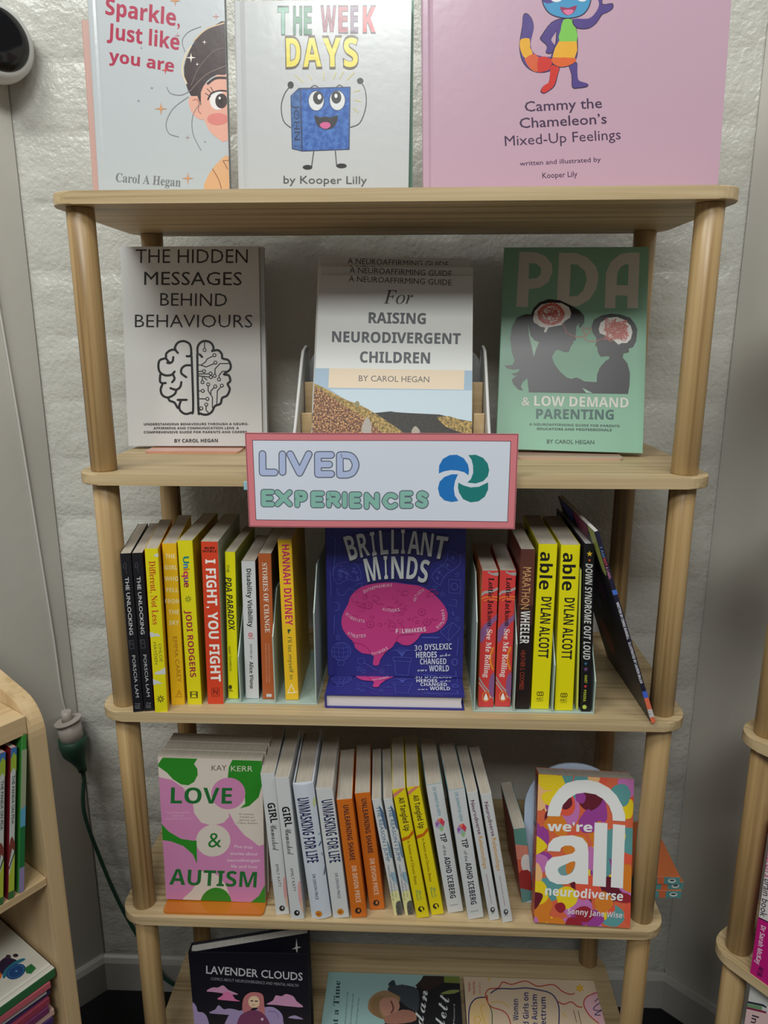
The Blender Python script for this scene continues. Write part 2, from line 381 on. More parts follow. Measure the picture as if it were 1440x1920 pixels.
base('baseboard_back',(CL.x,.335,0),(CR.x,.335,0),(0,1,0)); base('baseboard_left',CL,CL+dl*1.6,nl); base('baseboard_right',CR,CR+dr*1.6,nr)
# ---------------------------------------------------------------- dowel shelving units
ZB=[0,-.3315,-.6613,-.9935,-1.3225]; TH=.0145; W_=.80; D_=.302
def bookshelf(loc,rot,label):
    root=empty('bookshelf',loc,rot); tag(root,label,'bookshelf')
    bm_=None
    for i,z in enumerate(ZB):
        if bm_ is None:
            o=prism('shelf_board',rrect(0,W_,0,D_,.034,8),-TH,0,'z',BOARD,root,bev=.0012); bm_=o.data
        else: o=link('shelf_board',bm_,root)
        o.location=(0,0,z)
    pm={}
    for i,z in enumerate(ZB):
        zb=z-TH; zn=(ZB[i+1] if i<4 else ZF); L=round(zb-zn,4)
        if L not in pm:
            n=28; V=[];F=[]
            prof=[(.0150,0),(.0163,.0015),(.0163,L-.0015),(.0150,L)]
            for r_,h in prof:
                for k in range(n): t=2*math.pi*k/n; V.append((r_*math.cos(t),r_*math.sin(t),h))
            for j in range(3):
                for k in range(n): F.append((j*n+k,j*n+(k+1)%n,(j+1)*n+(k+1)%n,(j+1)*n+k))
            F.append(tuple(range(n))[::-1]); F.append(tuple(3*n+k for k in range(n)))
            me=mesh('post',V,F,POST); me.polygons.foreach_set('use_smooth',[len(f)==4 for f in F]); pm[L]=me
        for x in (.0305,W_-.0305):
            for y in (.0282,D_-.0270): link('post',pm[L],root,(x,y,zn))
    return root
bookshelf((-.4,0,0),(0,0,0),'five-tier light oak dowel bookshelf in the middle, full of books')
bookshelf((.447,-.016,0),(0,0,math.atan2(-.8,.6)),'light wooden dowel bookshelf along the right wall, cut off by the photo edge')
# low birch bookcase on the left
th=R(33.7); dU=Vector((math.sin(th),math.cos(th),0)); dV=Vector((-math.cos(th),math.sin(th),0))
LC0=Vector((-.42,-.095,0))
lrot=math.atan2(dU.y,dU.x)   # local x = along the front towards the back wall, local y = towards the left wall
lc=empty('bookcase',LC0,(0,0,lrot)); tag(lc,'low pale birch bookcase with sloping side panel at the left edge','bookcase')
def side_pts():
    out=[(0,ZF)]
    r=.045; cz=-.592-r
    for i in range(9):
        a=R(180-(90-14)*i/8); out.append((r+r*math.cos(a),cz+r*math.sin(a)))
    y0,z0=out[-1]; out+= [(.30,z0+(.30-y0)*.22),(.30,ZF)]
    return out
SP=side_pts()
prism('side_panel',SP,-.020,0,'x',BIRCHV,lc,bev=.0015)
prism('side_panel',SP,-.92,-.90,'x',BIRCHV,lc,bev=.0015)
for zt,t in ((-.607,.024),(-.835,.0115),(-1.09,.0115),(-1.36,.0115)): box('shelf_board',-.8995,-.0205,.004,.288,zt-t,zt,BIRCH,lc,bev=.0008)
box('back_panel',-.8995,-.0205,.289,.296,ZF+.02,-.56,BIRCH,lc)
def LCp(u,v,z): return LC0+dU*u+dV*v+Vector((0,0,z))
# ---------------------------------------------------------------- device, cord, plug
def onL(u,z,off=0): p=CL+dl*u-nl*off; return Vector((p.x,p.y,z))
dv=empty('wall_speaker',onL(.028,.252,0),(math.pi/2,0,math.atan2(-nl.y,-nl.x)+math.pi/2)); tag(dv,'round white device with a glossy black face at the top left corner','device')
def lathe(name,prof,m,parent,n=48):
    V=[];F=[]
    for r_,h in prof:
        for k in range(n): t=2*math.pi*k/n; V.append((r_*math.cos(t),r_*math.sin(t),h))
    for j in range(len(prof)-1):
        for k in range(n): F.append((j*n+k,j*n+(k+1)%n,(j+1)*n+(k+1)%n,(j+1)*n+k))
    F.append(tuple((len(prof)-1)*n+k for k in range(n))); F.append(tuple(range(n))[::-1])
    me=mesh(name,V,F,m); me.polygons.foreach_set('use_smooth',[len(f)==4 for f in F]); return link(name,me,parent)
lathe('housing',[(.030,0),(.040,.012),(.0505,.022),(.054,.036),(.053,.050),(.048,.058),(.043,.060)],mat((205,205,202),.3,'white_plastic'),dv)
lathe('black_face',[(.0425,.0602),(.041,.0625),(.030,.0645),(.012,.0655)],mat((14,14,16),.08,'black_glass'),dv)
tag(tube('cord',[onL(.075,.25,.006)]+[onL(*p,.004) for p in spline([(.055,-.06),(.052,-.131),(.045,-.27),(.040,-.384),(.034,-.54),(.028,-.697),(.026,-.80),(.022,-.838)],5)],.0018,mat((196,194,188),.4,'white_cable'),n=8),'thin white cable running down the left wall to the plug','cable')
pl=empty('power_plug',onL(.030,-.845,.028)); tag(pl,'bulky white power plug pushed into a green socket on the left wall','plug')
PW=mat((176,168,160),.4,'white_plastic')
tube('cable_collar',[(0,0,.018),(0,0,-.002)],[.0085,.0095],PW,pl,16)
tube('flange',[(.001,0,0),(.002,0,-.004)],[.0245,.0235],PW,pl,24)
tube('plug_body',[(.002,0,-.004),(.006,0,-.046)],[.0205,.0205],PW,pl,24)
gs=empty('extension_socket',onL(.030,-.845,.028)); tag(gs,'dark green extension lead socket below the white plug','socket')
GR=mat((36,74,60),.5,'green_rubber')
tube('socket_body',[(.0055,0,-.036),(.006,0,-.050),(.008,0,-.066),(.013,0,-.082),(.017,0,-.094),(.019,0,-.104)],[.0243,.0243,.0215,.0125,.0085,.0075],GR,gs,24)
tube('green_cord',[(.0185,0,-.102)]+[(Vector(p)-Vector(gs.location)) for p in spline([onL(.012,-.975,.028),Vector((-.585,.296,-1.04)),Vector((-.565,.298,-1.14)),Vector((-.535,.296,-1.24)),Vector((-.495,.294,-1.335)),Vector((-.455,.290,-1.41)),Vector((-.41,.307,-1.452)),Vector((-.33,.309,-1.466)),Vector((-.2,.309,-1.468))],6)],.0036,GR,gs,10)

# book poses and the corners of their printed faces in the photo (for the print only)
# name: mode,x,y,z,w,h,t(depth),yaw,tilt,lean
Z=ZPO=[0,-.3315,-.6613,-.9935,-1.3225]
PO=dict(
 unlock=('s',-.3420,.0014,Z[2],.0137,.2255,.156,11.8,0,.3),
 diff=('s',-.3104,.0020,Z[2],.0170,.232,.155,11.4,0,.9),
 girlfell=('s',-.2938,.0227,Z[2],.0185,.233,.157,9.7,0,.9),
 unique=('s',-.2710,.0246,Z[2],.0200,.237,.152,2.5,0,.4),
 fight=('s',-.2422,.0270,Z[2],.0225,.235,.153,2.5,0,1.1),
 pda=('s',-.2200,.0376,Z[2]+.003,.0141,.215,.135,1,0,1.7),
 disab=('s',-.1932,.0391,Z[2]+.003,.0190,.202,.130,2,0,.9),
 stories=('s',-.1699,.0383,Z[2]+.003,.0178,.213,.13,2,0,.7),
 hannah=('s',-.1369,.0374,Z[2]+.003,.0187,.233,.13,1,0,-.7),
 bmstand=('f',.0058,.0741,Z[2]+.0225,.1937,.245,.020,0,-1.5,0),
 bmflat=('f',.0065,.0213,Z[2],.1914,.022,.245,0,0,0),
 roll=('s',.1318,.0274,Z[2]+.003,.0212,.196,.129,1,0,0),
 marathon=('s',.1815,.0234,Z[2]+.003,.0185,.227,.135,0,0,-.7),
 able=('s',.2051,.0247,Z[2]+.003,.0245,.234,.155,-1,0,-.2),
 down=('s',.2664,.0196,Z[2]+.003,.0142,.236,.194,-.3,0,-2.5),
 label=('s',.3497,-.0038,Z[2],.0060,.278,.205,1.7,0,-19.5),
 love=('f',-.2613,.0292,Z[3]+.004,.150,.238,.022,.4,-.5,1.0),
 girl=('s',-.1572,.0120,Z[3],.0198,.2345,.13,3,0,-3.3),
 unmH=('s',-.0992,.0093,Z[3],.0290,.223,.141,2.5,0,-5.5),
 unmP=('s',-.0702,.0085,Z[3],.0236,.216,.133,2.3,0,-5.5),
 unl=('s',-.0437,.0101,Z[3],.0224,.198,.128,3,0,-5.6),
 reas=('s',.0138,.0168,Z[3],.0128,.197,.129,2.5,0,-9.4),
 tang=('s',.0496,.0132,Z[3],.0186,.2165,.136,2,0,-9.7),
 tip=('s',.0979,.0249,Z[3],.0234,.2175,.12,3.5,0,-9.3),
 neu=('s',.1538,.0129,Z[3],.0150,.2155,.12,3.5,0,-10.3),
 all_=('f',.2779,.0040,Z[3]+.003,.1365,.213,.030,-1.3,-15,1.1),
 hidden=('f',-.3020,.2050,Z[1]+.0045,.2050,.293,.009,1.2,-6.6,0),
 pdab=('f',.2505,.1560,Z[1]+.0065,.2050,.297,.012,-5.3,-17,.7),
 guide=('f',.0000,.0730,Z[1]+.006,.2140,.2625,.008,0,-23,.7),
 pink=('f',.2170,.0700,0,.357,.36,.014,3,-1.5,-1.0),
 week=('f',-.0850,.0800,0,.2115,.222,.012,-.6,-3,.6),
 sparkle=('f',-.2905,.1000,0,.1685,.28,.012,.9,-3,.5),
 lav=('f',-.2235,.0600,Z[4],.1910,.2060,.004,.5,-1,-.8),
)

Q=dict(
 unlock=[[224.5,1038.2],[245.3,1037.3],[249.7,1335.5],[269.3,1334.0]],
 diff=[[270.6,1029.0],[296.3,1028.2],[290.6,1335.8],[314.8,1334.3]],
 girlfell=[[303.4,1019.4],[330.5,1018.8],[321.3,1322.1],[347.0,1320.8]],
 unique=[[332.3,1013.4],[360.9,1013.5],[351.8,1320.8],[378.8,1320.9]],
 fight=[[376.4,1015.2],[408.5,1015.7],[389.5,1319.5],[419.8,1320.0]],
 pda=[[421.4,1034.4],[441.2,1035.1],[428.1,1309.4],[446.9,1310.1]],
 disab=[[452.2,1051.7],[478.8,1052.1],[460.7,1309.3],[486.1,1309.7]],
 stories=[[483.7,1037.7],[508.8,1038.0],[492.2,1310.4],[516.0,1310.7]],
 hannah=[[520.4,1011.7],[546.8,1011.5],[535.3,1312.0],[560.3,1311.9]],
 bmstand=[[608.5,954.7],[874.9,956.8],[614.1,1266.8],[867.3,1271.1]],
 bmflat=[[608.4,1300.3],[871.3,1305.0],[609.0,1327.6],[870.6,1332.5]],
 bmflat_top=[[640.4,1170.7],[853.0,1173.7],[608.4,1300.3],[871.3,1305.0]],
 roll=[[904.4,1070.3],[934.9,1070.5],[896.2,1325.2],[925.2,1325.5]],
 marathon=[[976.7,1030.0],[1003.7,1030.0],[967.1,1329.1],[992.7,1329.3]],
 able=[[1009.8,1019.9],[1045.8,1020.3],[995.2,1328.6],[1029.2,1329.4]],
 down=[[1095.3,1020.4],[1116.4,1019.8],[1088.9,1333.9],[1108.8,1333.6]],
 label=[[1114.3,997.8],[1123.1,994.9],[1221.5,1356.8],[1229.8,1354.3]],
 love=[[295.5,1419.8],[491.2,1426.3],[311.7,1685.6],[497.6,1692.8]],
 girl=[[488.1,1451.7],[514.6,1450.1],[517.6,1715.2],[542.7,1713.7]],
 unmH=[[548.7,1469.8],[587.4,1466.4],[584.7,1720.0],[621.5,1716.8]],
 unmP=[[592.0,1479.5],[623.5,1476.8],[624.9,1721.8],[654.9,1719.3]],
 unl=[[630.8,1500.5],[660.5,1497.6],[659.6,1721.3],[688.1,1718.7]],
 reas=[[697.3,1499.7],[714.1,1497.2],[739.5,1716.8],[755.6,1714.5]],
 tang=[[735.3,1481.1],[759.9,1477.4],[781.5,1721.6],[805.0,1718.3]],
 tip=[[798.6,1472.6],[829.4,1467.8],[839.8,1712.2],[869.1,1707.6]],
 neu=[[875.4,1487.1],[895.3,1483.7],[917.7,1726.0],[936.8,1722.8]],
 all_=[[1009.5,1451.2],[1189.0,1460.9],[1001.2,1729.0],[1181.3,1740.9]],
 all_spine=[[1003.9,1438.6],[1009.5,1451.2],[995.8,1708.8],[1001.2,1729.0]],
 hidden=[[224.6,462.4],[484.5,461.5],[240.5,836.3],[491.9,836.7]],
 pdab=[[945.1,464.0],[1217.0,463.0],[929.3,841.2],[1204.8,849.8]],
 guide=[[598.0,515.6],[887.1,517.7],[583.1,860.1],[884.4,865.4]],
 pink=[[788.5,-284.3],[1392.5,-292.5],[793.2,369.1],[1345.2,359.3]],
 week=[[438.2,2.2],[771.8,-1.7],[447.1,373.8],[765.4,374.2]],
 sparkle=[[157.8,-79.5],[418.1,-80.4],[185.6,381.6],[431.4,382.6]],
 lav=[[352.5,1785.3],[576.7,1788.1],[369.6,1982.4],[585.5,1986.1]],
 jordan=[[615.9,1822.1],[861.2,1830.0],[596.0,1971.3],[871.9,1981.4]],
 women=[[869.1,1831.1],[1112.9,1839.0],[880.9,1985.0],[1156.0,1995.1]],
 sign=[[459.3,811.0],[973.1,813.2],[467.5,987.6],[965.5,992.2]],
 wheel=[[-414.5,1897.7],[-44.9,1679.6],[-285.8,2096.4],[105.6,1812.7]],
 mckay=[[1447.4,1537.3],[1492.6,1561.5],[1406.4,1824.4],[1448.0,1854.4]],
 inc=[[1406.4,1835.7],[1447.1,1865.3],[1361.1,2152.5],[1397.9,2187.2]],
)
# ---------------------------------------------------------------- books
def orient(ya,ti,le): return (Matrix.Rotation(R(ya),3,'Z')@Matrix.Rotation(R(ti),3,'X')@Matrix.Rotation(R(le),3,'Y')).to_euler()
MAPS={'s':lambda p,t,W,H:(p[0],p[1],p[2]),'f':lambda p,t,W,H:(-W/2+p[1],t/2-p[0],p[2]),'flat':lambda p,t,W,H:(-W/2+p[1],p[2],t/2+p[0]),'side':lambda p,t,W,H:(H/2-p[2],p[1],t/2+p[0])}
_SH={}
def book_parts(root,t,W,H,mode,cols,hard=False,pages=None,bulge=0,coat=0,pad=None,rough=.42,bump=None):
    """cols = spine, front, back"""
    key=(t,W,H,mode,tuple(map(str,cols)),hard,bulge,coat,pages.name if pages else '')
    if key in _SH:
        a,b=_SH[key]; return link('cover',a,root),link('pages',b,root)
    mp=lambda p:Vector(MAPS[mode](p,t,W,H))
    c=.0022 if hard else .0006; r=.0022 if hard else .0012; r=min(r,t*.3)
    o=[(-t/2,W),(-t/2,W*.5)]
    if bulge:
        for i in range(13):
            u=-1+2*i/12; o.append((u*t/2,-bulge*(1-u*u)+ .0))
    else:
        for i in range(5): a=R(90*i/4); o.append((-t/2+r-r*math.cos(a),r-r*math.sin(a)))
        for i in range(5): a=R(90*i/4); o.append((t/2-r+r*math.sin(a),r-r*math.cos(a)))
    o+=[(t/2,W*.5),(t/2,W)]
    if hard and not bulge and t>.009:   # hinge grooves beside the spine
        g=.0009; o=[(-t/2,W),(-t/2,.013),(-t/2+g,.010),(-t/2,.007)]+o[2:-2]+[(t/2,.007),(t/2-g,.010),(t/2,.013),(t/2,W)]
    inn=[(t/2-c,W),(t/2-c,c+.0003),(-t/2+c,c+.0003),(-t/2+c,W)]
    pts=o+inn; n=len(pts); V=[mp((x,y,0)) for x,y in pts]+[mp((x,y,H)) for x,y in pts]
    ms=[m if isinstance(m,bpy.types.Material) else mat(m,rough,'cover',coat,.5,bump) for m in cols]
    F=[];ix=[]
    for i in range(n):
        j=(i+1)%n; F.append((i,j,n+j,n+i)); nx,ny=pts[j][1]-pts[i][1],-(pts[j][0]-pts[i][0])
        if i<len(o)-1: ix.append(0 if abs(ny)>abs(nx) and pts[i][1]<.004 else (2 if pts[i][0]<0 and pts[j][0]<0 else 1))
        else: ix.append(1)
    F.append(tuple(range(n))); F.append(tuple(range(n,2*n))); ix+=[1,1]
    me=mesh('cover',V,F,ms,ix); bm=bmesh.new(); bm.from_mesh(me); bmesh.ops.recalc_face_normals(bm,faces=bm.faces)
    bmesh.ops.triangulate(bm,faces=[f for f in bm.faces if len(f.verts)>4]); bm.to_mesh(me); bm.free()
    q=.003 if hard else .0003; e=.003 if hard else .0004
    x0,x1,y0,y1,z0,z1=-t/2+c+.00005,t/2-c-.00005,c+.0004,W-e,q,H-q
    vs=[mp((x,y,z)) for z in (z0,z1) for x,y in ((x0,y0),(x1,y0),(x1,y1),((x0+x1)/2,y1-(.0018 if hard else 0)),(x0,y1))]
    fs=[(4,3,2,1,0),(5,6,7,8,9)]+[(i,(i+1)%5,5+(i+1)%5,5+i) for i in range(5)]
    pm=mesh('pages',vs,fs,pages or PAGES); bm=bmesh.new(); bm.from_mesh(pm); bmesh.ops.recalc_face_normals(bm,faces=bm.faces); bm.to_mesh(pm); bm.free()
    _SH[key]=(me,pm); return link('cover',me,root),link('pages',pm,root)
def frame(which,t,W,H,mode):
    mp=lambda p:Vector(MAPS[mode](p,t,W,H))
    O,U,V,N={'front':((t/2,0,0),(0,1,0),(0,0,1),(1,0,0)),'spine':((-t/2,0,0),(1,0,0),(0,0,1),(0,-1,0)),'back':((-t/2,W,0),(0,-1,0),(0,0,1),(-1,0,0)),'spineL':((t/2,0,0),(-1,0,0),(0,0,1),(0,-1,0))}[which]
    a=mp(O); s=lambda d:mp(tuple(O[i]+d[i] for i in range(3)))-a
    return a,s(U),s(V),s(N)
def dims(k):
    m,x,y,z,w,h,t,ya,ti,le=PO[k]
    if m=='s': return w,t,h
    return t,w,h
def place(o,k,dx=0,dy=0,dz=0,dya=0,dle=0,dti=0):
    m,x,y,z,w,h,t,ya,ti,le=PO[k]; le+=dle
    o.location=(x+dx,y+dy,z+dz+abs(w/2*math.sin(R(le)))); o.rotation_euler=orient(ya+dya,ti+dti,le); return o
def make_book(k,name,label,cols,cat='book',hard=False,group=None,pages=None,bulge=0,coat=0,rough=.42,bump=None):
    root=empty(name,(0,0,0)); tag(root,label,cat,group); t,W,H=dims(k); m=PO[k][0]
    book_parts(root,t,W,H,m,cols,hard,pages,bulge,coat,None,rough,bump); place(root,k); return root
def spine_art(k,crop,**kw):
    t,W,H=dims(k); return Art(Q[k],t,H,crop,**kw)
def put(art,root,k,which='spine',name='spine_print',warp=None,mx=0):
    t,W,H=dims(k); return art.build(name,root,*frame(which,t,W,H,PO[k][0]),warp=warp,mx=mx)
def dup(src,label,dx,dy=0,dz=0,rz=0,lean=0,tilt=0,group=None):
    c=copy_tree(src); c.location=Vector(src.location)+Vector((dx,dy,dz)); c['label']=label
    if group: c['group']=group
    if rz or lean or tilt: c.rotation_euler=(Matrix.Rotation(R(rz),3,'Z')@src.rotation_euler.to_matrix()@Matrix.Rotation(R(tilt),3,'X')@Matrix.Rotation(R(lean),3,'Y')).to_euler()
    return c
cA=(190,940,4.365);cB=(370,940,4.364);cC=(590,970,4.8);cD=(860,920,4.174);cE=(1030,900,3.84);cF=(230,1340,4.572);cG=(470,1340,4.573);cH=(680,1360,4.645);cI=(940,1380,4.235)
YEL=(222,212,20); BLK=(24,24,28); WHT=(206,208,208)
G3L='upright books at the left of the third tier'; G4='leaning books on the fourth tier'
# --- third tier, left
b=make_book('unlock','paperback_book','slim black paperback with pale spine lettering, outermost at the left post',((22,22,27),(22,22,27),(22,22,27)),group=G3L)
a=spine_art('unlock',cA); a.stroke([(190,505),(180,525),(182,545),(198,548),(205,520),(196,505)],5,(70,70,75)).stroke([(200,545),(208,590)],5,(60,60,66))
a.text('THE UNLOCKING',(193,622),(232,1095),30,(200,202,202),.01).text('PORSCIA LAM',(250,1262),(283,1605),26,(190,192,192),.01)
a.stroke([(225,1140),(258,1138),(268,1205),(235,1208)],4,(80,80,86),closed=True).stroke([(238,1140),(240,1170),(262,1168)],4,(80,80,86))
for i,(y,s) in enumerate(((1655,'THE'),(1672,'MARK'),(1688,'PRESS'))): a.text(s,(275,y+8),(318,y+8),10,(150,150,150))
put(a,b,'unlock'); dup(b,'slim black paperback with pale spine lettering, second from the left post',.0141,.0026,0,-.9,.1)
b=make_book('diff','paperback_book','yellow paperback with red serif title and white clouds on the spine',((224,214,22),(226,190,20),(180,50,28)),group=G3L)
a=spine_art('diff',cA)
a.poly([(425,445),(440,432),(452,428),(470,425),(475,450),(450,455)],WHT).poly([(388,1062),(405,1075),(420,1072),(432,1085),(448,1080),(468,1088),(482,1098),(470,1108),(440,1104),(415,1112),(396,1106)],WHT,2)
a.poly([(432,1410),(450,1398),(462,1388),(478,1392),(490,1375),(508,1372),(530,1345),(560,1345),(560,1408),(500,1415),(460,1418)],WHT,2).poly([(400,1450),(430,1455),(448,1468),(465,1468),(480,1482),(500,1490),(480,1496),(455,1494),(430,1504),(400,1500)],WHT,2)
a.text('Different, Not Less',(388,490),(420,1010),50,(196,82,30),0,'serif').text('CHLOE',(466,1165),(478,1315),26,(120,116,40)).text('HAYDEN',(424,1155),(438,1335),26,(120,116,40))
for i in range(8):
    t=R(45*i); a.stroke([(485+12*math.cos(t),1617+12*math.sin(t)),(485+27*math.cos(t),1617+27*math.sin(t))],7,(60,58,30))
put(a,b,'diff')
b=make_book('girlfell','paperback_book','mustard yellow paperback with title words stacked down the spine',((232,184,24),(232,184,24),(190,70,24)),group=G3L)
a=spine_art('girlfell',cA)
for s,x0,x1,y in (('THE',523,605,467),('GIRL',518,622,558),('WHO',520,632,650),('FELL',532,630,742),('FROM',522,645,834),('THE',550,635,922),('SKY',556,636,1010)): a.text(s,(x0,y),(x1,y),33,(238,226,170),.02)
a.text('EMMA CAREY',(585,1108),(622,1482),34,(176,120,30),-.005).text('A',(615,1590),(660,1590),48,(190,130,20),0).stroke([(606,1598),(666,1600)],6,(190,130,20)); put(a,b,'girlfell')
b=make_book('unique','paperback_book','bright yellow paperback with a multicoloured word and maroon author name',(YEL,(168,170,20),YEL),group=G3L)
a=spine_art('unique',cA)
for s,y0,y1,c,x in (('U',452,510,(30,130,120),668),('n',515,548,(20,110,190),670),('i',552,568,(190,120,30),671),('q',572,620,(190,50,90),672),('u',624,662,(120,60,130),674),('e',664,706,(150,40,60),676)): a.text(s,(x,y0),(x+2,y1),44,c,.03)
for i in range(8):
    t=R(45*i+10); a.stroke([(711+10*math.cos(t),800+10*math.sin(t)),(711+25*math.cos(t),800+25*math.sin(t))],5,(70,90,40))
a.text('JODI RODGERS',(688,895),(728,1440),44,(160,40,62),.015).text('H',(728,1600),(786,1600),42,(90,84,14),.01).stroke([(728,1558),(786,1558),(788,1608),(730,1608)],5,(90,84,14),closed=True)
put(a,b,'unique')
b=make_book('fight','paperback_book','thick orange-red paperback with large white slogan lettering on the spine',((212,66,36),(176,182,164),(212,66,36)),group=G3L)
a=spine_art('fight',cB); a.text('ALEX',(55,390),(145,390),16,(24,20,20),.05).text('MOBLE',(45,417),(158,417),18,(24,20,20),.05)
a.text('I FIGHT, YOU FIGHT',(66,475),(112,1475),74,(240,238,232),.028,nup=(1,-.02)).stroke([(118,1530),(176,1527),(180,1592),(120,1594)],4,(120,34,22),closed=True).text('N',(130,1580),(168,1580),38,(120,34,22),.02); put(a,b,'fight')
b=make_book('pda','paperback_book','narrow acid-yellow paperback with black slanted title, inside the mint rack',((226,220,12),(150,156,20),YEL),group=G3L)
a=spine_art('pda',cB); a.text('THE',(238,520),(240,582),22,BLK).text('PDA PARADOX',(228,622),(258,1050),46,BLK,.015,nup=(1,.15)).text('HARRY THOMPSON',(253,1188),(263,1388),20,(70,68,20)).ell(270,1520,14,18,(60,60,20)).stroke([(258,1545),(285,1545)],5,(60,60,20)).stroke([(262,1555),(292,1553)],4,(60,60,20)); put(a,b,'pda')
b=make_book('disab','paperback_book','short white paperback with bold black title and small pink emblem on the spine',(WHT,(40,40,44),WHT),group=G3L)
a=spine_art('disab',cB); a.text('Disability Visibility',(402,552),(418,1030),34,(30,28,30),.025).ell(435,1092,18,18,(200,70,80)).ell(435,1092,11,11,WHT).ell(435,1092,5,5,(200,70,80)).stroke([(418,1120),(462,1120)],5,(200,90,90)).text('EDITED BY',(430,1170),(433,1290),17,(40,40,40)).text('Alice Wong',(426,1312),(430,1530),28,(40,38,38),.025); put(a,b,'disab')
b=make_book('stories','paperback_book','rust brown paperback with white serif capitals on the spine',((178,92,46),(44,20,28),(178,92,46)),group=G3L)
a=spine_art('stories',cB); a.text('STORIES OF CHANGE',(530,505),(555,1075),38,(226,220,208),0,'serif',nup=(1,-.03)).text('Australian Disability and the voices of people',(582,1165),(588,1480),8,(220,190,170)).text('sharing their experiences across the community',(558,1165),(566,1480),8,(220,190,170))
a.poly([(566,1575),(588,1575),(588,1600),(566,1600)],WHT).ell(598,1588,12,14,WHT); put(a,b,'stories')
b=make_book('hannah','paperback_book','golden yellow paperback with magenta name on the spine, last of the left row',((236,190,40),(196,150,24),(236,190,40)),group=G3L)
a=spine_art('hannah',cB); a.text('HANNAH DIVINEY',(690,355),(722,1015),56,(196,40,96),.02,nup=(1,-.04)).text("I'll let myself in",(738,1112),(756,1455),34,(84,100,60)).poly([(738,1045),(770,1050),(750,1070),(756,1088),(740,1075)],(50,80,50)).stroke([(741,1565),(770,1498),(800,1565)],7,(245,232,190),closed=True).stroke([(738,1570),(825,1558)],5,(245,232,190)); put(a,b,'hannah')
# --- mint racks
MINT=mat((168,186,176),.4,'mint_metal')
def rack(label,x0,x1,y,divs):
    r=empty('book_rack',(x0,y,ZB[2])); tag(r,label,'book rack')
    box('base',0,x1-x0,0,.175,0,.0024,MINT,r,bev=.0006)
    for x,h in divs: prism('divider',[(0,.0024),(.175,.0024),(.175,h+.052),(.042,h+.052),(.003,h),(0,h-.004)],x-x0-.0008,x-x0+.0008,'x',MINT,r)
    return r
rack('mint green metal book rack with rising dividers, left of the blue and pink hardcover',-.2295,-.1000,.0290,((-.2078,.075),(-.1592,.105),(-.1022,.140)))
rack('mint green metal book rack with falling dividers, right of the blue and pink hardcover',.1135,.2770,.0180,((.1155,.135),(.1690,.104),(.2208,.075),(.2758,.052)))
# --- third tier, right
G3R='upright books at the right of the third tier'
b=make_book('roll','paperback_book','coral red paperback with purple, grey and orange ribbons, nearer the blue and pink hardcover',((212,64,62),(200,70,66),(206,120,60)),group=G3R)
a=spine_art('roll',cD)
GY=(168,160,158);OR=(236,140,44);PU=(140,92,140)
a.poly([(235,632),(262,645),(310,640),(310,666),(262,660),(228,640)],GY,2).poly([(170,820),(200,785),(250,782),(310,755),(310,775),(250,800),(200,808),(172,838)],GY,2).stroke([(170,855),(200,838),(250,830),(310,835)],8,OR,4).stroke([(200,862),(250,850),(310,860)],6,OR,4)
a.poly([(310,960),(280,985),(250,1010),(200,1050),(168,1100),(160,1160),(185,1190),(230,1100),(270,1040),(312,1000)],PU,3).stroke([(270,1230),(248,1290),(250,1350),(268,1400)],14,OR,4).stroke([(278,1250),(262,1300),(264,1350),(275,1385)],6,(200,110,50),4)
a.stroke([(150,1450),(200,1530),(262,1600),(280,1660)],12,GY,4).stroke([(150,1490),(200,1560),(255,1620)],8,(190,184,180),4).poly([(240,1480),(275,1420),(285,1520),(275,1620),(240,1580)],PU,2)
a.text('Lottie Jackson',(236,682),(224,1062),40,(40,18,24),.004,'serif').text('See Me Rolling',(222,1085),(196,1462),40,(240,226,220),.004,'serif')
a.ell(213,1612,30,40,(234,140,60)).ell(213,1612,24,34,(196,60,50)).poly([(213,1585),(222,1602),(230,1630),(222,1640),(204,1640),(196,1628),(204,1602)],(240,236,226),2); put(a,b,'roll')
dup(b,'coral red paperback with purple, grey and orange ribbons, beside the black and brown spine',.0233,.0020,0,-1.5)
b=make_book('marathon','paperback_book','paperback whose spine fades from dark brown to black, with gold and white title',((32,22,22),(60,34,28),(120,52,40)),group=G3R)
a=spine_art('marathon',cD); a.poly([(470,440),(610,440),(596,900),(470,900)],(96,54,44)).poly([(470,900),(596,900),(590,1050),(460,1050)],(60,36,32)); a.text('MARATHON',(505,598),(486,925),66,(206,158,104),.012,nup=(1,.03)).text('WHEELER',(488,940),(478,1195),66,(232,230,226),.016,nup=(1,.03)).text('HEATHER S. COOMBES',(488,1250),(474,1556),36,(166,64,44)); put(a,b,'marathon')
b=make_book('able','paperback_book','bright yellow paperback with big rounded lowercase black title, beside the brown spine',((228,218,8),(214,204,10),(206,198,16)),group=G3R)
a=spine_art('able',cD); a.text('able',(640,478),(628,772),88,(28,28,24),.024,nup=(1,.03)).text('DYLAN ALCOTT',(648,830),(620,1308),74,(34,34,28),.015,nup=(1,.03)).text('ABC',(606,1638),(664,1638),22,(60,60,20))
for x in (622,638,654): a.stroke([(x-8,1580),(x,1573),(x+8,1580),(x+8,1598),(x,1606),(x-8,1598)],5,(40,40,20),closed=True)
a.stroke([(612,1646),(658,1646)],3,(80,80,20)); put(a,b,'able')
dup(b,'bright yellow paperback with big rounded lowercase black title, beside the black starry spine',.0317,-.0028,0,0,-.8)
b=empty('booklet',(.2555,.024,ZB[2]+.003),orient(-.5,0,-2.2)); tag(b,'thin pale lime booklet squeezed between yellow and black spines','booklet',G3R); book_parts(b,.0028,.12,.2,'s',((196,200,90),)*3)
b=make_book('down','picture_book','tall narrow black hardcover with coloured stars on the spine',((20,20,22),(24,26,44),(20,20,30)),hard=True,group=G3R,pages=PAGEW)
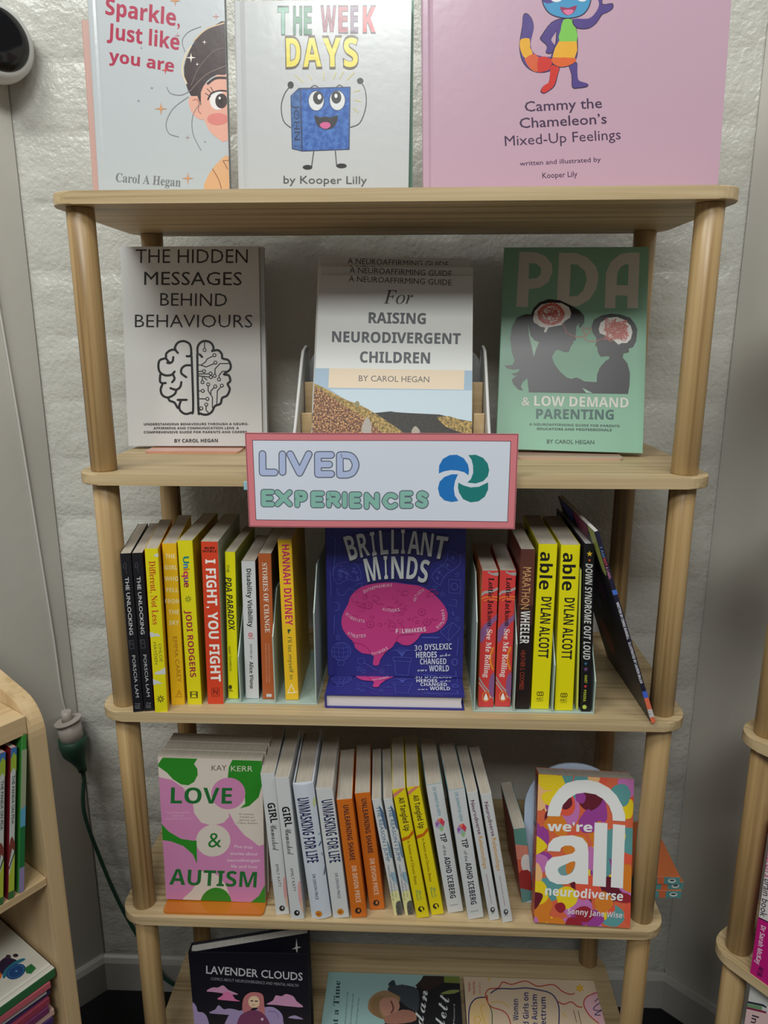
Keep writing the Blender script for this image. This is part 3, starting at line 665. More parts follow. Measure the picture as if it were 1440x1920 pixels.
a=spine_art('down',cE); a.star(290,532,22,(226,186,50)).star(289,578,12,(206,100,50)).text('DOWN SYNDROME OUT LOUD',(262,602),(243,1290),46,(210,210,206),.02,nup=(1,.12)).star(262,1322,14,(60,120,150)).star(262,1362,20,(110,70,120)).text('HART',(254,1405),(252,1462),18,(180,190,60),.02).star(260,1486,14,(214,60,60)).text('PERERA',(247,1510),(243,1595),18,(180,190,60),.02).ell(253,1634,15,15,(190,214,90)); put(a,b,'down')
b=make_book('label','picture_book','large thin navy picture book leaning left beside the right post',((32,30,52),(26,26,46),(22,22,42)),hard=False,group=G3R,pages=PAGEW)
a=spine_art('label',cE); 
def seg(s,t0,t1,h,c,bold=0,off=0): 
    p=lambda t:(327+(737-327)*t+off,380+(1755-380)*t); a.text(s,p(t0),p(t1),h,c,bold,nup=(.96,-.28))
seg('I AM',.075,.13,16,(90,120,170),.02,4); seg('NOT',.135,.175,16,(200,70,70),.02,4); seg('A LABEL',.18,.245,16,(190,120,150),.02,4)
P_=lambda t:(322+(735-322)*t,380+(1755-380)*t); 
for t0,t1,c in ((.30,.325,(70,110,200)),(.83,.865,(70,100,200)),(.865,.925,(222,110,80)),(.925,.965,(200,196,196)),(.965,1.0,(222,110,80))): 
    (x0,y0),(x1,y1)=P_(t0),P_(t1); a.poly([(x0-15,y0+6),(x0+50,y0-6),(x1+50,y1-6),(x1-15,y1+6)],c)
seg('WRITTEN BY CERRIE BURNELL',.365,.56,17,(214,214,220),.03,4); seg('ILLUSTRATED BY LAUREN BALDO',.575,.79,17,(214,214,220),.03,4); seg('12',.935,.955,10,(40,40,40),.02,4); put(a,b,'label')
t,W,H=dims('label'); f=Art([(0,0),(1,0),(0,1),(1,1)],W,H); f.uv=True
f.poly([(1,.8),(.90,.78),(.86,.88),(.84,1),(1,1)],(176,190,110),3).poly([(.80,1),(.7,.9),(.6,.86),(.5,.9),(.45,1)],(150,60,110),3).poly([(.42,1),(.3,.9),(.16,.94),(.1,1)],(70,90,180),3).ell(.62,.66,.14,.1,(120,70,120)).poly([(.2,.5),(.35,.42),(.5,.52),(.4,.64),(.25,.62)],(60,80,150),3).ell(.3,.24,.16,.1,(140,60,60)); f.build('back_print',b,*frame('back',t,W,H,'s'))
# --- blue and pink hardcover, one standing, one lying
NAVY=(46,46,126); NV2=(76,84,168); PK=(196,62,128)
def minds_art(quad,w,h,crop,lo=False):
    a=Art(quad,w,h,crop,rough=.38)
    L_=NV2
    # faint line drawings
    rr=random.Random(11)
    a.ell(1270,200,58,58,(56,60,140)).ell(1270,200,52,52,NAVY)
    a.stroke([(1200,300),(1180,400),(1075,490),(1055,540)],7,L_,4).stroke([(1310,340),(1300,430),(1180,520),(1130,610)],7,L_,4).stroke([(1055,540),(1090,590),(1130,610)],6,L_).stroke([(1200,300),(1250,310),(1310,345)],6,L_)
    for k in range(1,4): t=k/4; a.stroke([(1200-145*t,300+240*t),(1310-180*t,345+265*t)],5,L_)
    for x,y in ((1245,365),(1195,430),(1120,495),(1105,545)): a.star(x,y,22,L_,5,.4)
    a.stroke([(170,500),(190,440),(260,405),(350,410),(400,460),(420,540),(380,570),(290,560),(220,600),(180,570)],5,L_,4,True)
    for k in range(26): x,y=300+rr.uniform(-90,90),500+rr.uniform(-60,60); a.ell(x,y,rr.uniform(6,16),rr.uniform(6,14),L_,10); a.ell(x,y,4,4,NAVY,8)
    a.stroke([(200,640),(215,690),(260,700),(300,650),(330,640),(360,660)],6,L_,4).stroke([(365,620),(380,600),(430,590),(420,625)],6,L_).stroke([(185,180),(180,380),(165,520)],8,L_,4).stroke([(140,480),(150,700)],6,L_).stroke([(180,760),(220,780),(215,830),(180,840)],6,L_,3).stroke([(180,880),(175,1050)],7,L_).stroke([(140,150),(200,230),(230,330)],5,L_,4)
    for x,y in ((210,1080),(1285,515),(1080,630),(1150,690),(1285,915),(400,1360),(440,1385),(605,1385)): a.star(x,y,30,L_,5,.42); a.star(x,y,20,NAVY,5,.42)
    a.stroke([(1205,560),(1210,680),(1310,685),(1315,560)],6,L_,closed=True).ell(1258,620,34,34,L_).ell(1258,620,26,26,NAVY).stroke([(1240,740),(1275,740),(1275,800),(1210,790)],6,L_).stroke([(1240,850),(1250,880)],10,L_)
    a.stroke([(1240,945),(1310,1000),(1210,1110),(1130,1030)],6,L_,closed=True).stroke([(1240,945),(1200,1030),(1210,1110)],5,L_).stroke([(970,1080),(1115,1080)],14,L_).stroke([(1295,1080),(1280,1240)],7,L_)
    a.ell(238,1205,90,85,L_).ell(238,1205,84,79,NAVY)
    for k in (-50,-18,18,50): a.stroke([(238+k*.3,1122),(238+k*1.3,1200),(238+k*.5,1290)],4,L_,4)
    for yy in (1165,1205,1245): a.stroke([(158,yy),(238,yy+10),(318,yy)],4,L_,4)
    a.stroke([(210,1290),(215,1330),(262,1330),(268,1290)],5,L_).stroke([(390,1290),(400,1265),(440,1270),(450,1300),(420,1320),(395,1310)],5,L_,3,True).stroke([(450,1310),(560,1375)],7,L_)
    a.stroke([(720,1290),(730,1410),(840,1420),(860,1300)],6,L_,closed=True).stroke([(705,1255),(710,1290),(870,1300),(870,1262)],6,L_,closed=True)
    for k in range(-4,5): a.stroke([(785,1255),(785+k*10,1200),(785+k*22,1160+abs(k)*10)],5,L_,3)
    a.stroke([(635,1330),(695,1330)],6,L_).stroke([(665,1310),(665,1345)],5,L_).ell(1260,1300,30,34,L_).ell(1260,1300,20,24,NAVY).stroke([(980,1415),(1090,1425)],10,L_).stroke([(1140,1420),(1270,1430)],8,L_).stroke([(1270,1380),(1275,1430)],8,L_)
    # brain
    br=[(250,880),(300,780),(330,700),(420,625),(560,590),(700,585),(830,600),(960,620),(1060,680),(1150,770),(1195,860),(1180,950),(1110,1020),(1030,1040),(960,1045),(930,1090),(860,1145),(790,1145),(735,1115),(700,1165),(640,1210),(590,1280),(575,1325),(525,1322),(528,1240),(430,1220),(365,1170),(350,1120),(290,1060),(245,980)]
    a.poly(br,PK,3); D=(170,44,108)
    for k in range(60):
        x,y=rr.uniform(330,1110),rr.uniform(640,1000); r=rr.uniform(12,36); t0=rr.uniform(0,6.3)
        a.stroke([(x+r*math.cos(t0+i*.9),y+r*math.sin(t0+i*.9)*rr.uniform(.5,1)) for i in range(rr.choice((3,4,7)))],rr.choice((4,5,7)),D,2,rnd=False)
    for x,y in ((965,850),(1010,940),(500,960),(485,790)): a.ell(x,y,36,32,D).ell(x,y,27,24,PK).ell(x,y,12,11,D)
    a.stroke([(340,1120),(450,1150),(520,1235)],5,D,3).stroke([(735,1115),(760,1060),(900,1050)],5,D,3).stroke([(640,1210),(560,1220)],5,D)
    W1=(232,190,210)
    def curved(s,pts,h,c=W1,bold=.01):
        sp=spline(pts,8); d=[0]
        for p,q in zip(sp,sp[1:]): d.append(d[-1]+math.dist(p,q))
        n=len(s)
        def at(t):
            t*=d[-1]; i=max(j for j in range(len(d)) if d[j]<=t+1e-9); i=min(i,len(sp)-2); f=(t-d[i])/(d[i+1]-d[i]); return (sp[i][0]+(sp[i+1][0]-sp[i][0])*f,sp[i][1]+(sp[i+1][1]-sp[i][1])*f)
        for i,ch in enumerate(s):
            if ch!=' ':
                lo,hi=(i+.12)/n,(i+.88)/n
                if ch=='I': lo,hi=(i+.4)/n,(i+.6)/n
                a.text(ch,at(lo),at(hi),h,c,bold)
    curved('ENTREPRENEURS',[(445,680),(560,635),(700,618)],26); curved('ARTISTS',[(905,758),(935,700),(990,655)],26); curved('AUTHORS',[(605,832),(690,850),(770,838)],28); curved('SCIENTISTS',[(275,868),(350,925),(450,945)],26)
    curved('ATHLETES',[(290,1045),(370,1080),(465,1072)],28); curved('FILMMAKERS',[(728,1040),(860,1035),(1005,1022)],36,(236,214,226),.015); curved('EXPLORERS',[(1105,1000),(1170,930),(1160,820)],24); curved('THINKERS',[(510,1240),(590,1220),(665,1180)],26)
    if not lo:
        SH=(36,34,70)
        def letters(items,c,dx,dy,b):
            for ch,x0,y0,x1,y1,h,sh in items: a.text(ch,(x0+dx,y0+dy),(x1+dx,y1+dy),h,c,b,nup=sh)
        it=[('B',318,388,400,362,205,(-.28,-.96)),('R',415,360,500,335,195,(-.2,-.98)),('I',520,345,560,335,195,(-.12,-1)),('L',595,333,665,326,200,(-.08,-1)),('L',690,325,755,322,200,(0,-1)),('I',778,322,812,322,200,(0,-1)),('A',835,322,945,333,190,(.05,-1)),('N',950,335,1050,350,190,(.12,-1)),('T',1060,362,1165,375,185,(.2,-1))]
        it2=[('M',478,578,600,552,190,(-.2,-1)),('I',628,552,660,548,190,(-.04,-1)),('N',690,548,800,548,185,(0,-1)),('D',822,548,915,558,185,(.1,-1)),('S',925,572,1005,588,185,(.18,-1))]
        a.poly([(245,190),(500,130),(760,120),(1190,160),(1150,370),(1040,400),(1020,595),(920,590),(700,560),(480,590),(425,400),(310,400)],(40,40,104))
        for q in (it,it2): letters(q,SH,8,8,.03); letters(q,(212,216,214),0,0,.02)
    Wt=(206,210,222)
    a.text('30',(898,1195),(965,1195),50,Wt).text('DYSLEXIC',(990,1190),(1235,1182),50,Wt,.02).text('HEROES',(912,1258),(1100,1255),48,Wt,.03).text('who',(1125,1250),(1222,1240),30,Wt,0,'script').text('CHANGED',(948,1318),(1185,1315),48,Wt,.02).text('our',(925,1380),(1010,1378),32,Wt,0,'script').text('WORLD',(1030,1380),(1208,1380),50,Wt,.02)
    return a
CH_=cC
b=make_book('bmstand','hardcover_book','navy hardcover with a pink brain, standing on the lying copy',(NAVY,NAVY,NAVY),hard=True,pages=PAGEW,group='navy and pink hardcovers')
t,W,H=dims('bmstand'); put(minds_art([(608.5,954.7),(874.9,956.8),(614.1,1266.8),(867.3,1271.1)],W,H,CH_),b,'bmstand','front','front_print')
b=empty('hardcover_book',(.0065,.0213,ZB[2])); tag(b,'navy hardcover lying flat, its white page edge facing out','book','navy and pink hardcovers')
book_parts(b,.0215,.1914,.245,'flat',(NAVY,NAVY,NAVY),True,mat((214,208,212),.6,'white_page_edge'))
a=minds_art([(96,110),(1338,115),(118,1430),(1330,1450)],.1914,.245,(0,0,1),True); a.build('front_print',b,*frame('front',.0215,.1914,.245,'flat'))
# ---------------------------------------------------------------- fourth tier
CRM=(216,204,192); PNK=(204,132,176); GRN=(44,134,38)
b=make_book('love','paperback_book','cream, pink and green paperback facing out, in front of its stack on the orange stand',(CRM,CRM,CRM),group='pink and green paperbacks')
t,W,H=dims('love'); a=Art([(295.6,1425.3),(490.3,1434.1),(313.1,1681.2),(495.8,1694.3)],W,H,cF); a.uv=True; a.poly([(0,0),(1,0),(1,1),(0,1)],PNK); a.uv=False
a.poly([(290,380),(1200,380),(1200,440),(1180,1120),(1220,1135),(1080,1080),(960,960),(905,860),(905,900),(860,945),(760,968),(670,940),(610,860),(600,780),(520,650),(420,580),(310,555),(280,480)],CRM)
a.poly([(296,460),(340,395),(360,380),(640,380),(640,400),(608,450),(635,490),(640,540),(610,600),(560,628),(500,620),(430,575),(380,520)],GRN)
a.poly([(912,860),(1000,1010),(1090,1090),(1220,1130),(1220,620),(1100,780),(1000,830)],CRM,2).poly([(940,410),(905,480),(895,570),(950,600),(1040,700),(1045,790),(1000,830),(1080,810),(1160,740),(1190,640),(1230,560),(1230,400)],GRN)
a.ell(900,702,146,133,PNK).ell(772,1092,146,132,CRM)
a.poly([(325,930),(400,1010),(500,1070),(600,1088),(632,1088),(636,1280),(600,1200),(520,1130),(420,1090),(335,1075)],GRN)
a.poly([(655,1345),(740,1340),(810,1380),(880,1460),(930,1600),(520,1600),(520,1560),(590,1500),(640,1430)],CRM,0).ell(795,1620,134,140,GRN).poly([(1090,1610),(1160,1560),(1230,1440),(1230,1640),(1090,1640)],GRN)
a.text('KAY',(757,508),(885,508),46,(110,84,76),0).text('KERR',(922,515),(1110,520),46,(214,206,190),0)
a.text('LOVE',(412,775),(930,788),122,(32,108,50),0,'sans').text('&',(728,1148),(842,1148),118,(32,118,44),.02).text('AUTISM',(404,1442),(1138,1490),118,(32,108,50),.022)
for s,x0,x1,y in (('Fascinating, surprising',380,565,858),('intimate and',430,520,884),('compelling real stories',370,585,908)): a.text(s,(x0,y),(x1,y),14,(232,190,212))
for s,x0,x1,y in (('An essential,',990,1120,880),('heartfelt and',1000,1120,905),('generous read',995,1130,930),('Clare Atkins',975,1150,955)): a.text(s,(x0,y),(x1,y+8),14,(120,100,90))
for s,x0,x1,y in (('Five true',950,1105,1168),('stories about',915,1150,1225),('neurodivergent',890,1172,1280),('life and love',925,1145,1332)): a.text(s,(x0,y-12),(x1,y),26,(236,206,220),.01)
put(a,b,'love','front','front_print')
for i in range(1,3): 
    c=empty('paperback_book',(0,0,0)); tag(c,('cream paperback stacked upright directly behind the pink and green one','cream paperback at the back of the pink and green stack')[i-1],'book','pink and green paperbacks'); book_parts(c,t,W,H,'f',(CRM,CRM,CRM)); place(c,'love',.001*i,.0223*i,0)
ORG=mat((226,132,34),.12,'orange_acrylic',0,.6,None,0,.35); SAL=mat((226,158,130),.12,'salmon_acrylic',0,.6,None,0,.2); TAN=mat((188,158,138),.15,'tan_acrylic',0,.6); BLU=mat((176,192,214),.25,'pale_blue_plastic')
def stand(label,x,y,z,yaw,w,d,m,th=.004,backh=.12,tilt=10,back=.07):
    r=empty('book_stand',(x,y,z),(0,0,R(yaw))); tag(r,label,'book stand')
    prism('base_plate',rrect(-w/2,w/2,0,d,.006,5),0,th,'z',m,r,bev=.0008)
    if backh:
        o=prism('back_rest',rrect(-w*.32,w*.32,0,backh,.03,6,(1,1,0,0)),-.003,0,'y',m,r,bev=.0006); o.location=(0,back,th); o.rotation_euler=(R(-tilt),0,0)
    return r
stand('orange translucent acrylic stand under the pink and green paperbacks',-.2600,.0070,ZB[3],.4,.150,.10,ORG,backh=.10,tilt=3,back=.0975)
# leaning row
b=make_book('girl','paperback_book','white paperback with half handwritten title, resting against the pink and green stack',(WHT,WHT,WHT),group=G4)
a=spine_art('girl',cG); a.text('GIRL',(141,760),(172,930),58,(34,34,38),.03,nup=(1,-.12)).text('Unmasked',(168,945),(192,1170),56,(44,44,48),0,'script',nup=(1,-.12)).text('EMILY KATY',(213,1285),(240,1480),24,(70,70,74),0,nup=(1,-.12))
a.poly([(285,1390),(330,1440),(330,1620),(300,1600),(280,1500)],(214,160,158),3).poly([(300,1560),(335,1590),(335,1660),(310,1640)],(216,180,150),3).ell(269,1660,24,24,(34,34,36)).ell(273,1656,8,10,(190,190,186)); put(a,b,'girl')
dup(b,'white paperback with half handwritten title, beside the rounded white hardcover',.0233,-.0080,0,-1.2,-.4)
def bulge_w(v,t=.029,bl=.0045): return Vector((v.x,v.y-bl*max(0,1-(2*v.x/t)**2)-.00015,v.z))
b=make_book('unmH','hardcover_book','white hardcover with rounded spine, black endpapers and condensed navy title',((204,210,220),(204,210,220),(204,210,220)),hard=True,bulge=.0045,group=G4)
box('endpaper',-.0122,-.0116,.004,.137,.0032,.2212,mat((18,16,20),.6,'black_paper'),b); box('endpaper',.0116,.0122,.004,.137,.0032,.2212,mat((18,16,20),.6,'black_paper'),b)
a=spine_art('unmH',cG); NB=(40,40,84)
a.text('UNMASKING FOR LIFE',(400,705),(487,1258),92,NB,.016,nup=(.98,-.14)).text('DR DEVON PRICE',(530,1350),(560,1568),26,(84,86,100),.01,nup=(.98,-.14)).ell(586,1688,29,27,(206,132,40)).ell(584,1690,12,12,(150,90,40))
a.stroke([(585,1020),(600,1010)],8,(90,130,150)).stroke([(588,1110),(606,1085)],12,(60,100,130)).stroke([(608,1180),(618,1200)],6,(90,120,140)).stroke([(632,1360),(640,1290)],12,(100,110,120)).ell(547,740,14,40,(196,204,150)); put(a,b,'unmH',warp=bulge_w,mx=.0035)
b=make_book('unmP','paperback_book','white paperback with condensed navy title beside the rounded hardcover',(WHT,WHT,WHT),group=G4)
a=spine_art('unmP',cG); a.text('UNMASKING FOR LIFE',(605,735),(678,1272),88,NB,.016,nup=(.98,-.13)).text('DR DEVON PRICE',(722,1360),(748,1576),24,(84,86,100),.01,nup=(.98,-.13)).ell(770,1690,29,27,(206,132,40)).ell(768,1692,12,12,(150,90,40)); put(a,b,'unmP')
b=make_book('unl','paperback_book','deep orange paperback with navy title, touching the white condensed-title paperback',((206,108,30),(206,108,30),(206,108,30)),group=G4)
a=spine_art('unl',cG); a.text('UNLEARNING SHAME',(792,778),(852,1250),42,(62,40,48),.016,nup=(.98,-.13)).text('DR DEVON PRICE',(864,1298),(905,1612),38,(230,196,170),.015,nup=(.98,-.13)).ell(922,1680,27,26,(34,28,30)).ell(926,1678,10,14,(200,120,60)); put(a,b,'unl')
dup(b,'deep orange paperback with navy title, standing further back beside the landscape spine',.0257,.0160,0,0,-.4)
b=make_book('reas','paperback_book','thin white paperback with blue painted landscape spine, beside the orange one',(WHT,WHT,WHT),group=G4)
a=spine_art('reas',cH)
a.poly([(140,700),(160,720),(190,780),(215,900),(190,890),(160,780)],(80,106,140),3).poly([(210,1000),(250,1090),(262,1150),(235,1140)],(110,140,160),3).poly([(235,1480),(290,1440),(360,1470),(360,1660),(270,1660)],(226,222,160),2).poly([(290,1550),(330,1530),(350,1600),(340,1660),(300,1655)],(90,90,84),3).poly([(240,1310),(280,1280),(320,1360),(300,1390)],(150,180,196),3)
a.text('THE REASON I JUMP',(116,708),(206,1190),32,(50,104,140),0,nup=(.98,-.18)).text('the inner voice of a boy',(245,1275),(290,1500),14,(90,90,96),0,nup=(.98,-.18)).text('NAOKI HIGASHIDA',(216,1220),(262,1530),14,(90,90,96),0,nup=(.98,-.18)).stroke([(300,1580),(322,1600),(305,1625),(330,1640)],8,(60,60,60),3); put(a,b,'reas')
dup(b,'thin white paperback with blue painted landscape spine, beside the yellow one',.0163,.0012,0,.5)
b=make_book('tang','paperback_book','yellow paperback with pink and brown bands across the spine, beside the landscape spine',((226,208,24),(222,204,24),(222,204,24)),group=G4)
a=spine_art('tang',cH); a.poly([(245,612),(345,540),(380,540),(260,640),(245,645)],(214,130,110)).poly([(328,988),(400,960),(440,905),(450,935),(405,988),(336,1015)],(196,104,20))
a.text('All Tangled Up',(310,632),(366,922),44,(50,40,30),.015,nup=(.98,-.18)).text('in Autism and Chronic Illness',(388,1008),(455,1388),25,(120,84,20),.008,nup=(.98,-.18)).text('Charli',(484,1440),(500,1520),24,(60,140,110),0,'script').text('Clement',(458,1435),(476,1528),24,(60,140,110),0,'script').ell(510,1600,27,25,(40,36,26)).ell(512,1594,12,12,(226,208,24)).ell(522,1612,8,10,(226,208,24)); put(a,b,'tang')
dup(b,'yellow paperback with pink and brown bands across the spine, beside the first gem spine',.0217,.0065,0,0,-.4)
b=make_book('tip','paperback_book','white paperback with teal author name and a faceted gem, beside the yellow one',(WHT,(96,160,170),WHT),group=G4)
a=spine_art('tip',cH); TL_=(60,140,160)
a.text('DR SAMANTHA HIEW',(606,540),(656,790),30,TL_,.01,nup=(.98,-.18))
for p,c in (([(650,820),(685,805),(672,850)],(224,120,90)),([(685,805),(715,840),(672,850)],(216,60,80)),([(650,820),(672,850),(632,850)],(180,130,180)),([(632,850),(672,850),(640,890)],(150,100,170)),([(672,850),(715,840),(706,880)],(200,70,90)),([(672,850),(706,880),(668,900)],(150,180,170)),([(640,890),(672,850),(668,900)],(180,170,200)),([(668,900),(706,880),(700,915),(682,925)],(150,190,130))): a.poly(p,c)
a.text('TIP',(668,945),(690,1020),46,(40,44,56),.02,nup=(.98,-.16)).text('of the',(694,1045),(708,1135),28,(40,44,56),0,nup=(.98,-.16)).text('ADHD ICEBERG',(708,1148),(764,1508),46,(40,44,56),.02,nup=(.98,-.16)).text('jessica',(765,1572),(830,1562),14,(110,110,114)); put(a,b,'tip')
dup(b,'white paperback with teal author name and a faceted gem, beside the first purple-titled spine',.0292,-.0108,0,1.0,.4)
b=make_book('neu','paperback_book','white paperback with purple and ochre title, left one of the two at the row end',(WHT,WHT,WHT),group=G4)
a=spine_art('neu',cH); a.text('Neurodiverse',(938,655),(1006,950),34,(104,50,84),.012,nup=(.98,-.2)).text('Relationships',(1006,965),(1054,1250),36,(206,150,70),.012,nup=(.98,-.18)).text('Joanna Stevenson and more',(1072,1292),(1118,1555),13,(150,70,84),0,nup=(.98,-.18)).ell(1132,1605,20,24,(70,70,74)).ell(1134,1600,9,11,(200,200,200)).text('JK',(1120,1640),(1150,1638),10,(80,80,80)); put(a,b,'neu')
dup(b,'white paperback with purple and ochre title, last of the leaning row',.0188,-.0032)
# --- colourful paperbacks at the right
PAL=[(214,84,60),(206,120,36),(226,176,120),(146,34,46),(96,24,40),(88,146,146),(186,110,170),(224,196,30),(146,60,140)]
def crowd(a,seed,n,dark=None):
    rr=random.Random(seed)
    for k in range(n):
        x,y=rr.uniform(-.05,1.05),rr.uniform(-.05,1.05); r=rr.uniform(.06,.16); s=a.w/a.h; c=rr.choice(PAL); m=rr.randrange(6,9)
        t0=rr.uniform(0,6.3); a.poly([(x+r*(rr.uniform(.65,1.15))*math.cos(t0+i*6.283/m),y+r*s*(rr.uniform(.7,1.2))*math.sin(t0+i*6.283/m)) for i in range(m)],c,4)
t,W,H=dims('all_'); A0=[(0,0),(1,0),(0,1),(1,1)]
b=make_book('all_','paperback_book','multicoloured paperback with huge white lettering facing out at the right',((200,96,70),(206,96,64),(200,96,70)),group='multicoloured paperbacks')
a=Art([(1009.7,1450.9),(1187.5,1459.1),(1000.2,1729.4),(1182.7,1743.6)],W,H,cI); a.uv=True; crowd(a,5,95); a.uv=False
WW=(222,222,220)
a.poly([(362,628),(372,560),(400,490),(450,420),(510,370),(590,346),(680,342),(770,362),(850,405),(910,465),(955,545),(978,620),(980,668),(880,662),(875,610),(850,545),(800,490),(740,455),(660,442),(590,452),(530,490),(485,540),(460,630)],WW)
a.text("we're",(362,745),(718,752),66,WW,.035)
a.poly([(736,678),(838,684),(828,1196),(722,1186)],WW).poly([(882,690),(980,700),(966,1208),(868,1198)],WW)
# letter a
a.poly([(362,905),(372,850),(410,805),(470,785),(560,780),(640,800),(680,850),(688,920),(686,1175),(590,1168),(575,1150),(520,1172),(440,1172),(380,1145),(348,1095),(342,1040),(360,990),(400,955),(470,945),(560,925),(582,905),(578,880),(550,862),(500,862),(472,880),(462,910)],WW)
a.poly([(445,1060),(458,1035),(510,1010),(578,985),(580,1030),(560,1075),(515,1100),(468,1098)],(110,150,150),2).poly([(510,1012),(578,988),(578,1030),(545,1085),(515,1085)],(206,120,36),2)
a.text('neurodiverse',(342,1258),(965,1310),66,WW,.03).text('Sonny Jane Wise',(520,1412),(962,1452),42,(214,204,210),.015)
put(a,b,'all_','front','front_print')
s=Art(A0,t,H); s.uv=True; crowd(s,9,40); s.poly([(.25,.62),(.75,.62),(.75,.97),(.25,.97)],(52,40,48)); s.text("we're all neurodiverse",(.35,.96),(.35,.64),.25,(220,220,220),.02,nup=(1,0)); s.build('spine_print',b,*frame('spine',t,W,H,'f'))
r=empty('book_stand',(.2725,.046,ZB[3]),(0,0,R(-3))); tag(r,'pale blue stand with a rounded top behind the multicoloured paperback','book stand')
prism('back_rest',rrect(-.073,.073,0,.214,.070,10,(1,1,0,0)),0,.004,'y',BLU,r,bev=.0008).rotation_euler=(R(-13),0,0); prism('base_plate',rrect(-.045,.045,-.008,.024,.006,4),0,.003,'z',BLU,r,bev=.0006)
G5='multicoloured paperbacks'
sb=None
for i in range(3):
    if sb is None:
        sb=empty('paperback_book',(0,0,0)); tag(sb,'x','book',G5); book_parts(sb,.0125,.128,.196,'side',((92,150,148),(206,110,60),(200,96,70)))
        q=Art(A0,.0125,.196); q.uv=True; q.poly([(0,0),(1,0),(1,1),(0,1)],(92,150,148)); crowd(q,21,12); q.poly([(0,0),(1,0),(1,.13),(0,.13)],(92,150,148)); q.ell(.5,.06,.3,.03,(220,222,220)); q.ell(.55,.06,.14,.02,(60,90,90)); q.poly([(0,.12),(1,.12),(1,.17),(0,.17)],(214,110,70)); q.build('spine_print',sb,*frame('spine',.0125,.128,.196,'side'))
        o=sb
    else: o=copy_tree(sb)
    o.location=(.343+(.0,.003,-.005)[i],.066,ZB[3]+.0128*i); o.rotation_euler=(0,0,R((1,3,0)[i]))
    o['label']=('lowest','middle','topmost')[i]+' multicoloured paperback lying in the stack behind the right front post'
t_=.018; o=empty('paperback_book',(.2075,.050,ZB[3]+.0013),orient(3,0,-8)); tag(o,'multicoloured paperback leaning behind the pale blue stand','book',G5); book_parts(o,t_,.115,.128,'s',((200,96,70),(92,150,148),(150,50,50)))
f=Art(A0,t_,.128); f.uv=True; f.poly([(0,.8),(1,.76),(1,1),(0,1)],(92,140,130)).poly([(0,.6),(1,.56),(1,.76),(0,.8)],(206,130,110)).ell(.75,.52,.45,.13,(214,212,210)).poly([(0,.2),(1,.14),(1,.4),(.5,.44),(0,.4)],(150,44,44),2).poly([(0,0),(1,0),(1,.14),(0,.2)],(92,140,140)); f.build('spine_print',o,*frame('spine',t_,.115,.128,'s'))
f=Art(A0,.115,.128); f.uv=True; crowd(f,4,50); f.ell(.5,.5,.2,.2,(220,220,220)); f.build('front_print',o,*frame('front',t_,.115,.128,'s'))
# ---------------------------------------------------------------- second tier
def brain(a):
    K=(40,40,42); w=14
    a.stroke([(782,345),(782,300),(770,268),(735,252),(700,262),(682,290),(685,300)],w,K,4).stroke([(700,325),(680,305),(650,310),(628,330),(625,355),(590,368),(580,400),(588,440),(620,462),(660,460),(680,440)],w,K,4)
    a.stroke([(625,355),(650,385),(668,375),(672,350)],w,K,3).stroke([(635,385),(650,388)],w,K).stroke([(592,458),(590,500),(605,515),(594,550),(605,585),(640,600),(680,580),(690,558)],w,K,4).stroke([(672,460),(680,485),(665,505)],w,K,3).stroke([(605,512),(625,510)],w,K)
    a.stroke([(655,542),(690,552),(715,535),(722,505)],w,K,3).stroke([(640,600),(650,620),(680,632),(700,665),(708,655)],w,K,3).stroke([(700,615),(755,615)],w,K).stroke([(720,620),(710,650),(715,680),(745,702),(780,695),(796,665),(785,345)],w,K,4)
    a.stroke([(782,402),(750,402),(725,420),(722,450),(752,474)],w,K,4).stroke([(785,330),(775,345),(755,345)],w,K,3)
    a.stroke([(822,330),(822,290),(840,262),(870,252),(905,265),(920,295),(912,315)],w,K,4).stroke([(918,312),(950,310),(972,335),(975,360),(1010,370),(1026,400),(1022,430),(985,458),(1015,465),(1025,500),(1008,518),(1022,550),(1005,590),(975,605),(965,640),(930,655),(912,690),(880,708),(840,700),(828,670),(820,335)],w,K,3)
    a.stroke([(835,335),(850,350)],w,K)
    t=6
    for P in ([(865,258),(865,300)],[(822,400),(845,400),(870,382),(882,362),(918,345)],[(845,402),(875,412),(905,400),(930,388)],[(1015,392),(960,392),(930,425),(930,460)],[(1015,440),(975,440),(955,465),(955,485)],[(830,440),(860,438)],[(830,455),(900,455)],[(830,467),(900,475)],[(852,470),(852,500)],[(862,478),(880,492)],[(888,520),(888,560),(915,600),(915,665)],[(930,535),(905,560),(905,580)],[(972,530),(945,560),(942,640)],[(822,560),(850,560)],[(822,608),(880,610)],[(876,645),(876,680),(890,695)],[(846,665),(840,680)]): a.stroke(P,t,K)
    for x,y in ((865,308),(926,340),(932,386),(928,468),(955,490),(862,438),(903,453),(905,475),(853,506),(888,520),(932,533),(973,528),(855,560),(884,610),(877,645),(846,668)): a.ell(x,y,12,12,K,14).ell(x,y,6.5,6.5,(208,208,206),12)
b=make_book('hidden','paperback_book','tall white paperback with thin black capitals above a line-drawn brain',(WHT,(208,208,206),WHT),group='white brain paperbacks')
t,W,H=dims('hidden'); a=Art([(225,460),(484,461),(240,835.2),(494.6,837)],W,H,(120,560,3.2727))
K=(44,40,40)
for s,x0,x1,y in (('THE HIDDEN',(484/3.13+100),(1140/3.13+100),(475/3.13+340)),('MESSAGES',270.5,453.5,533),('BEHIND',300.5,426,572),('BEHAVIOURS',253,474,612)):
    q=lambda X,Y:((X-120)*3.2727,(Y-560)*3.2727); h={'THE HIDDEN':86,'MESSAGES':82,'BEHIND':80,'BEHAVIOURS':80}[s]
    a.text(s,q(x0,y-1.5 if s[0]!='T' else y-1),q(x1,y+.5),h,K,-.004)
brain(a)
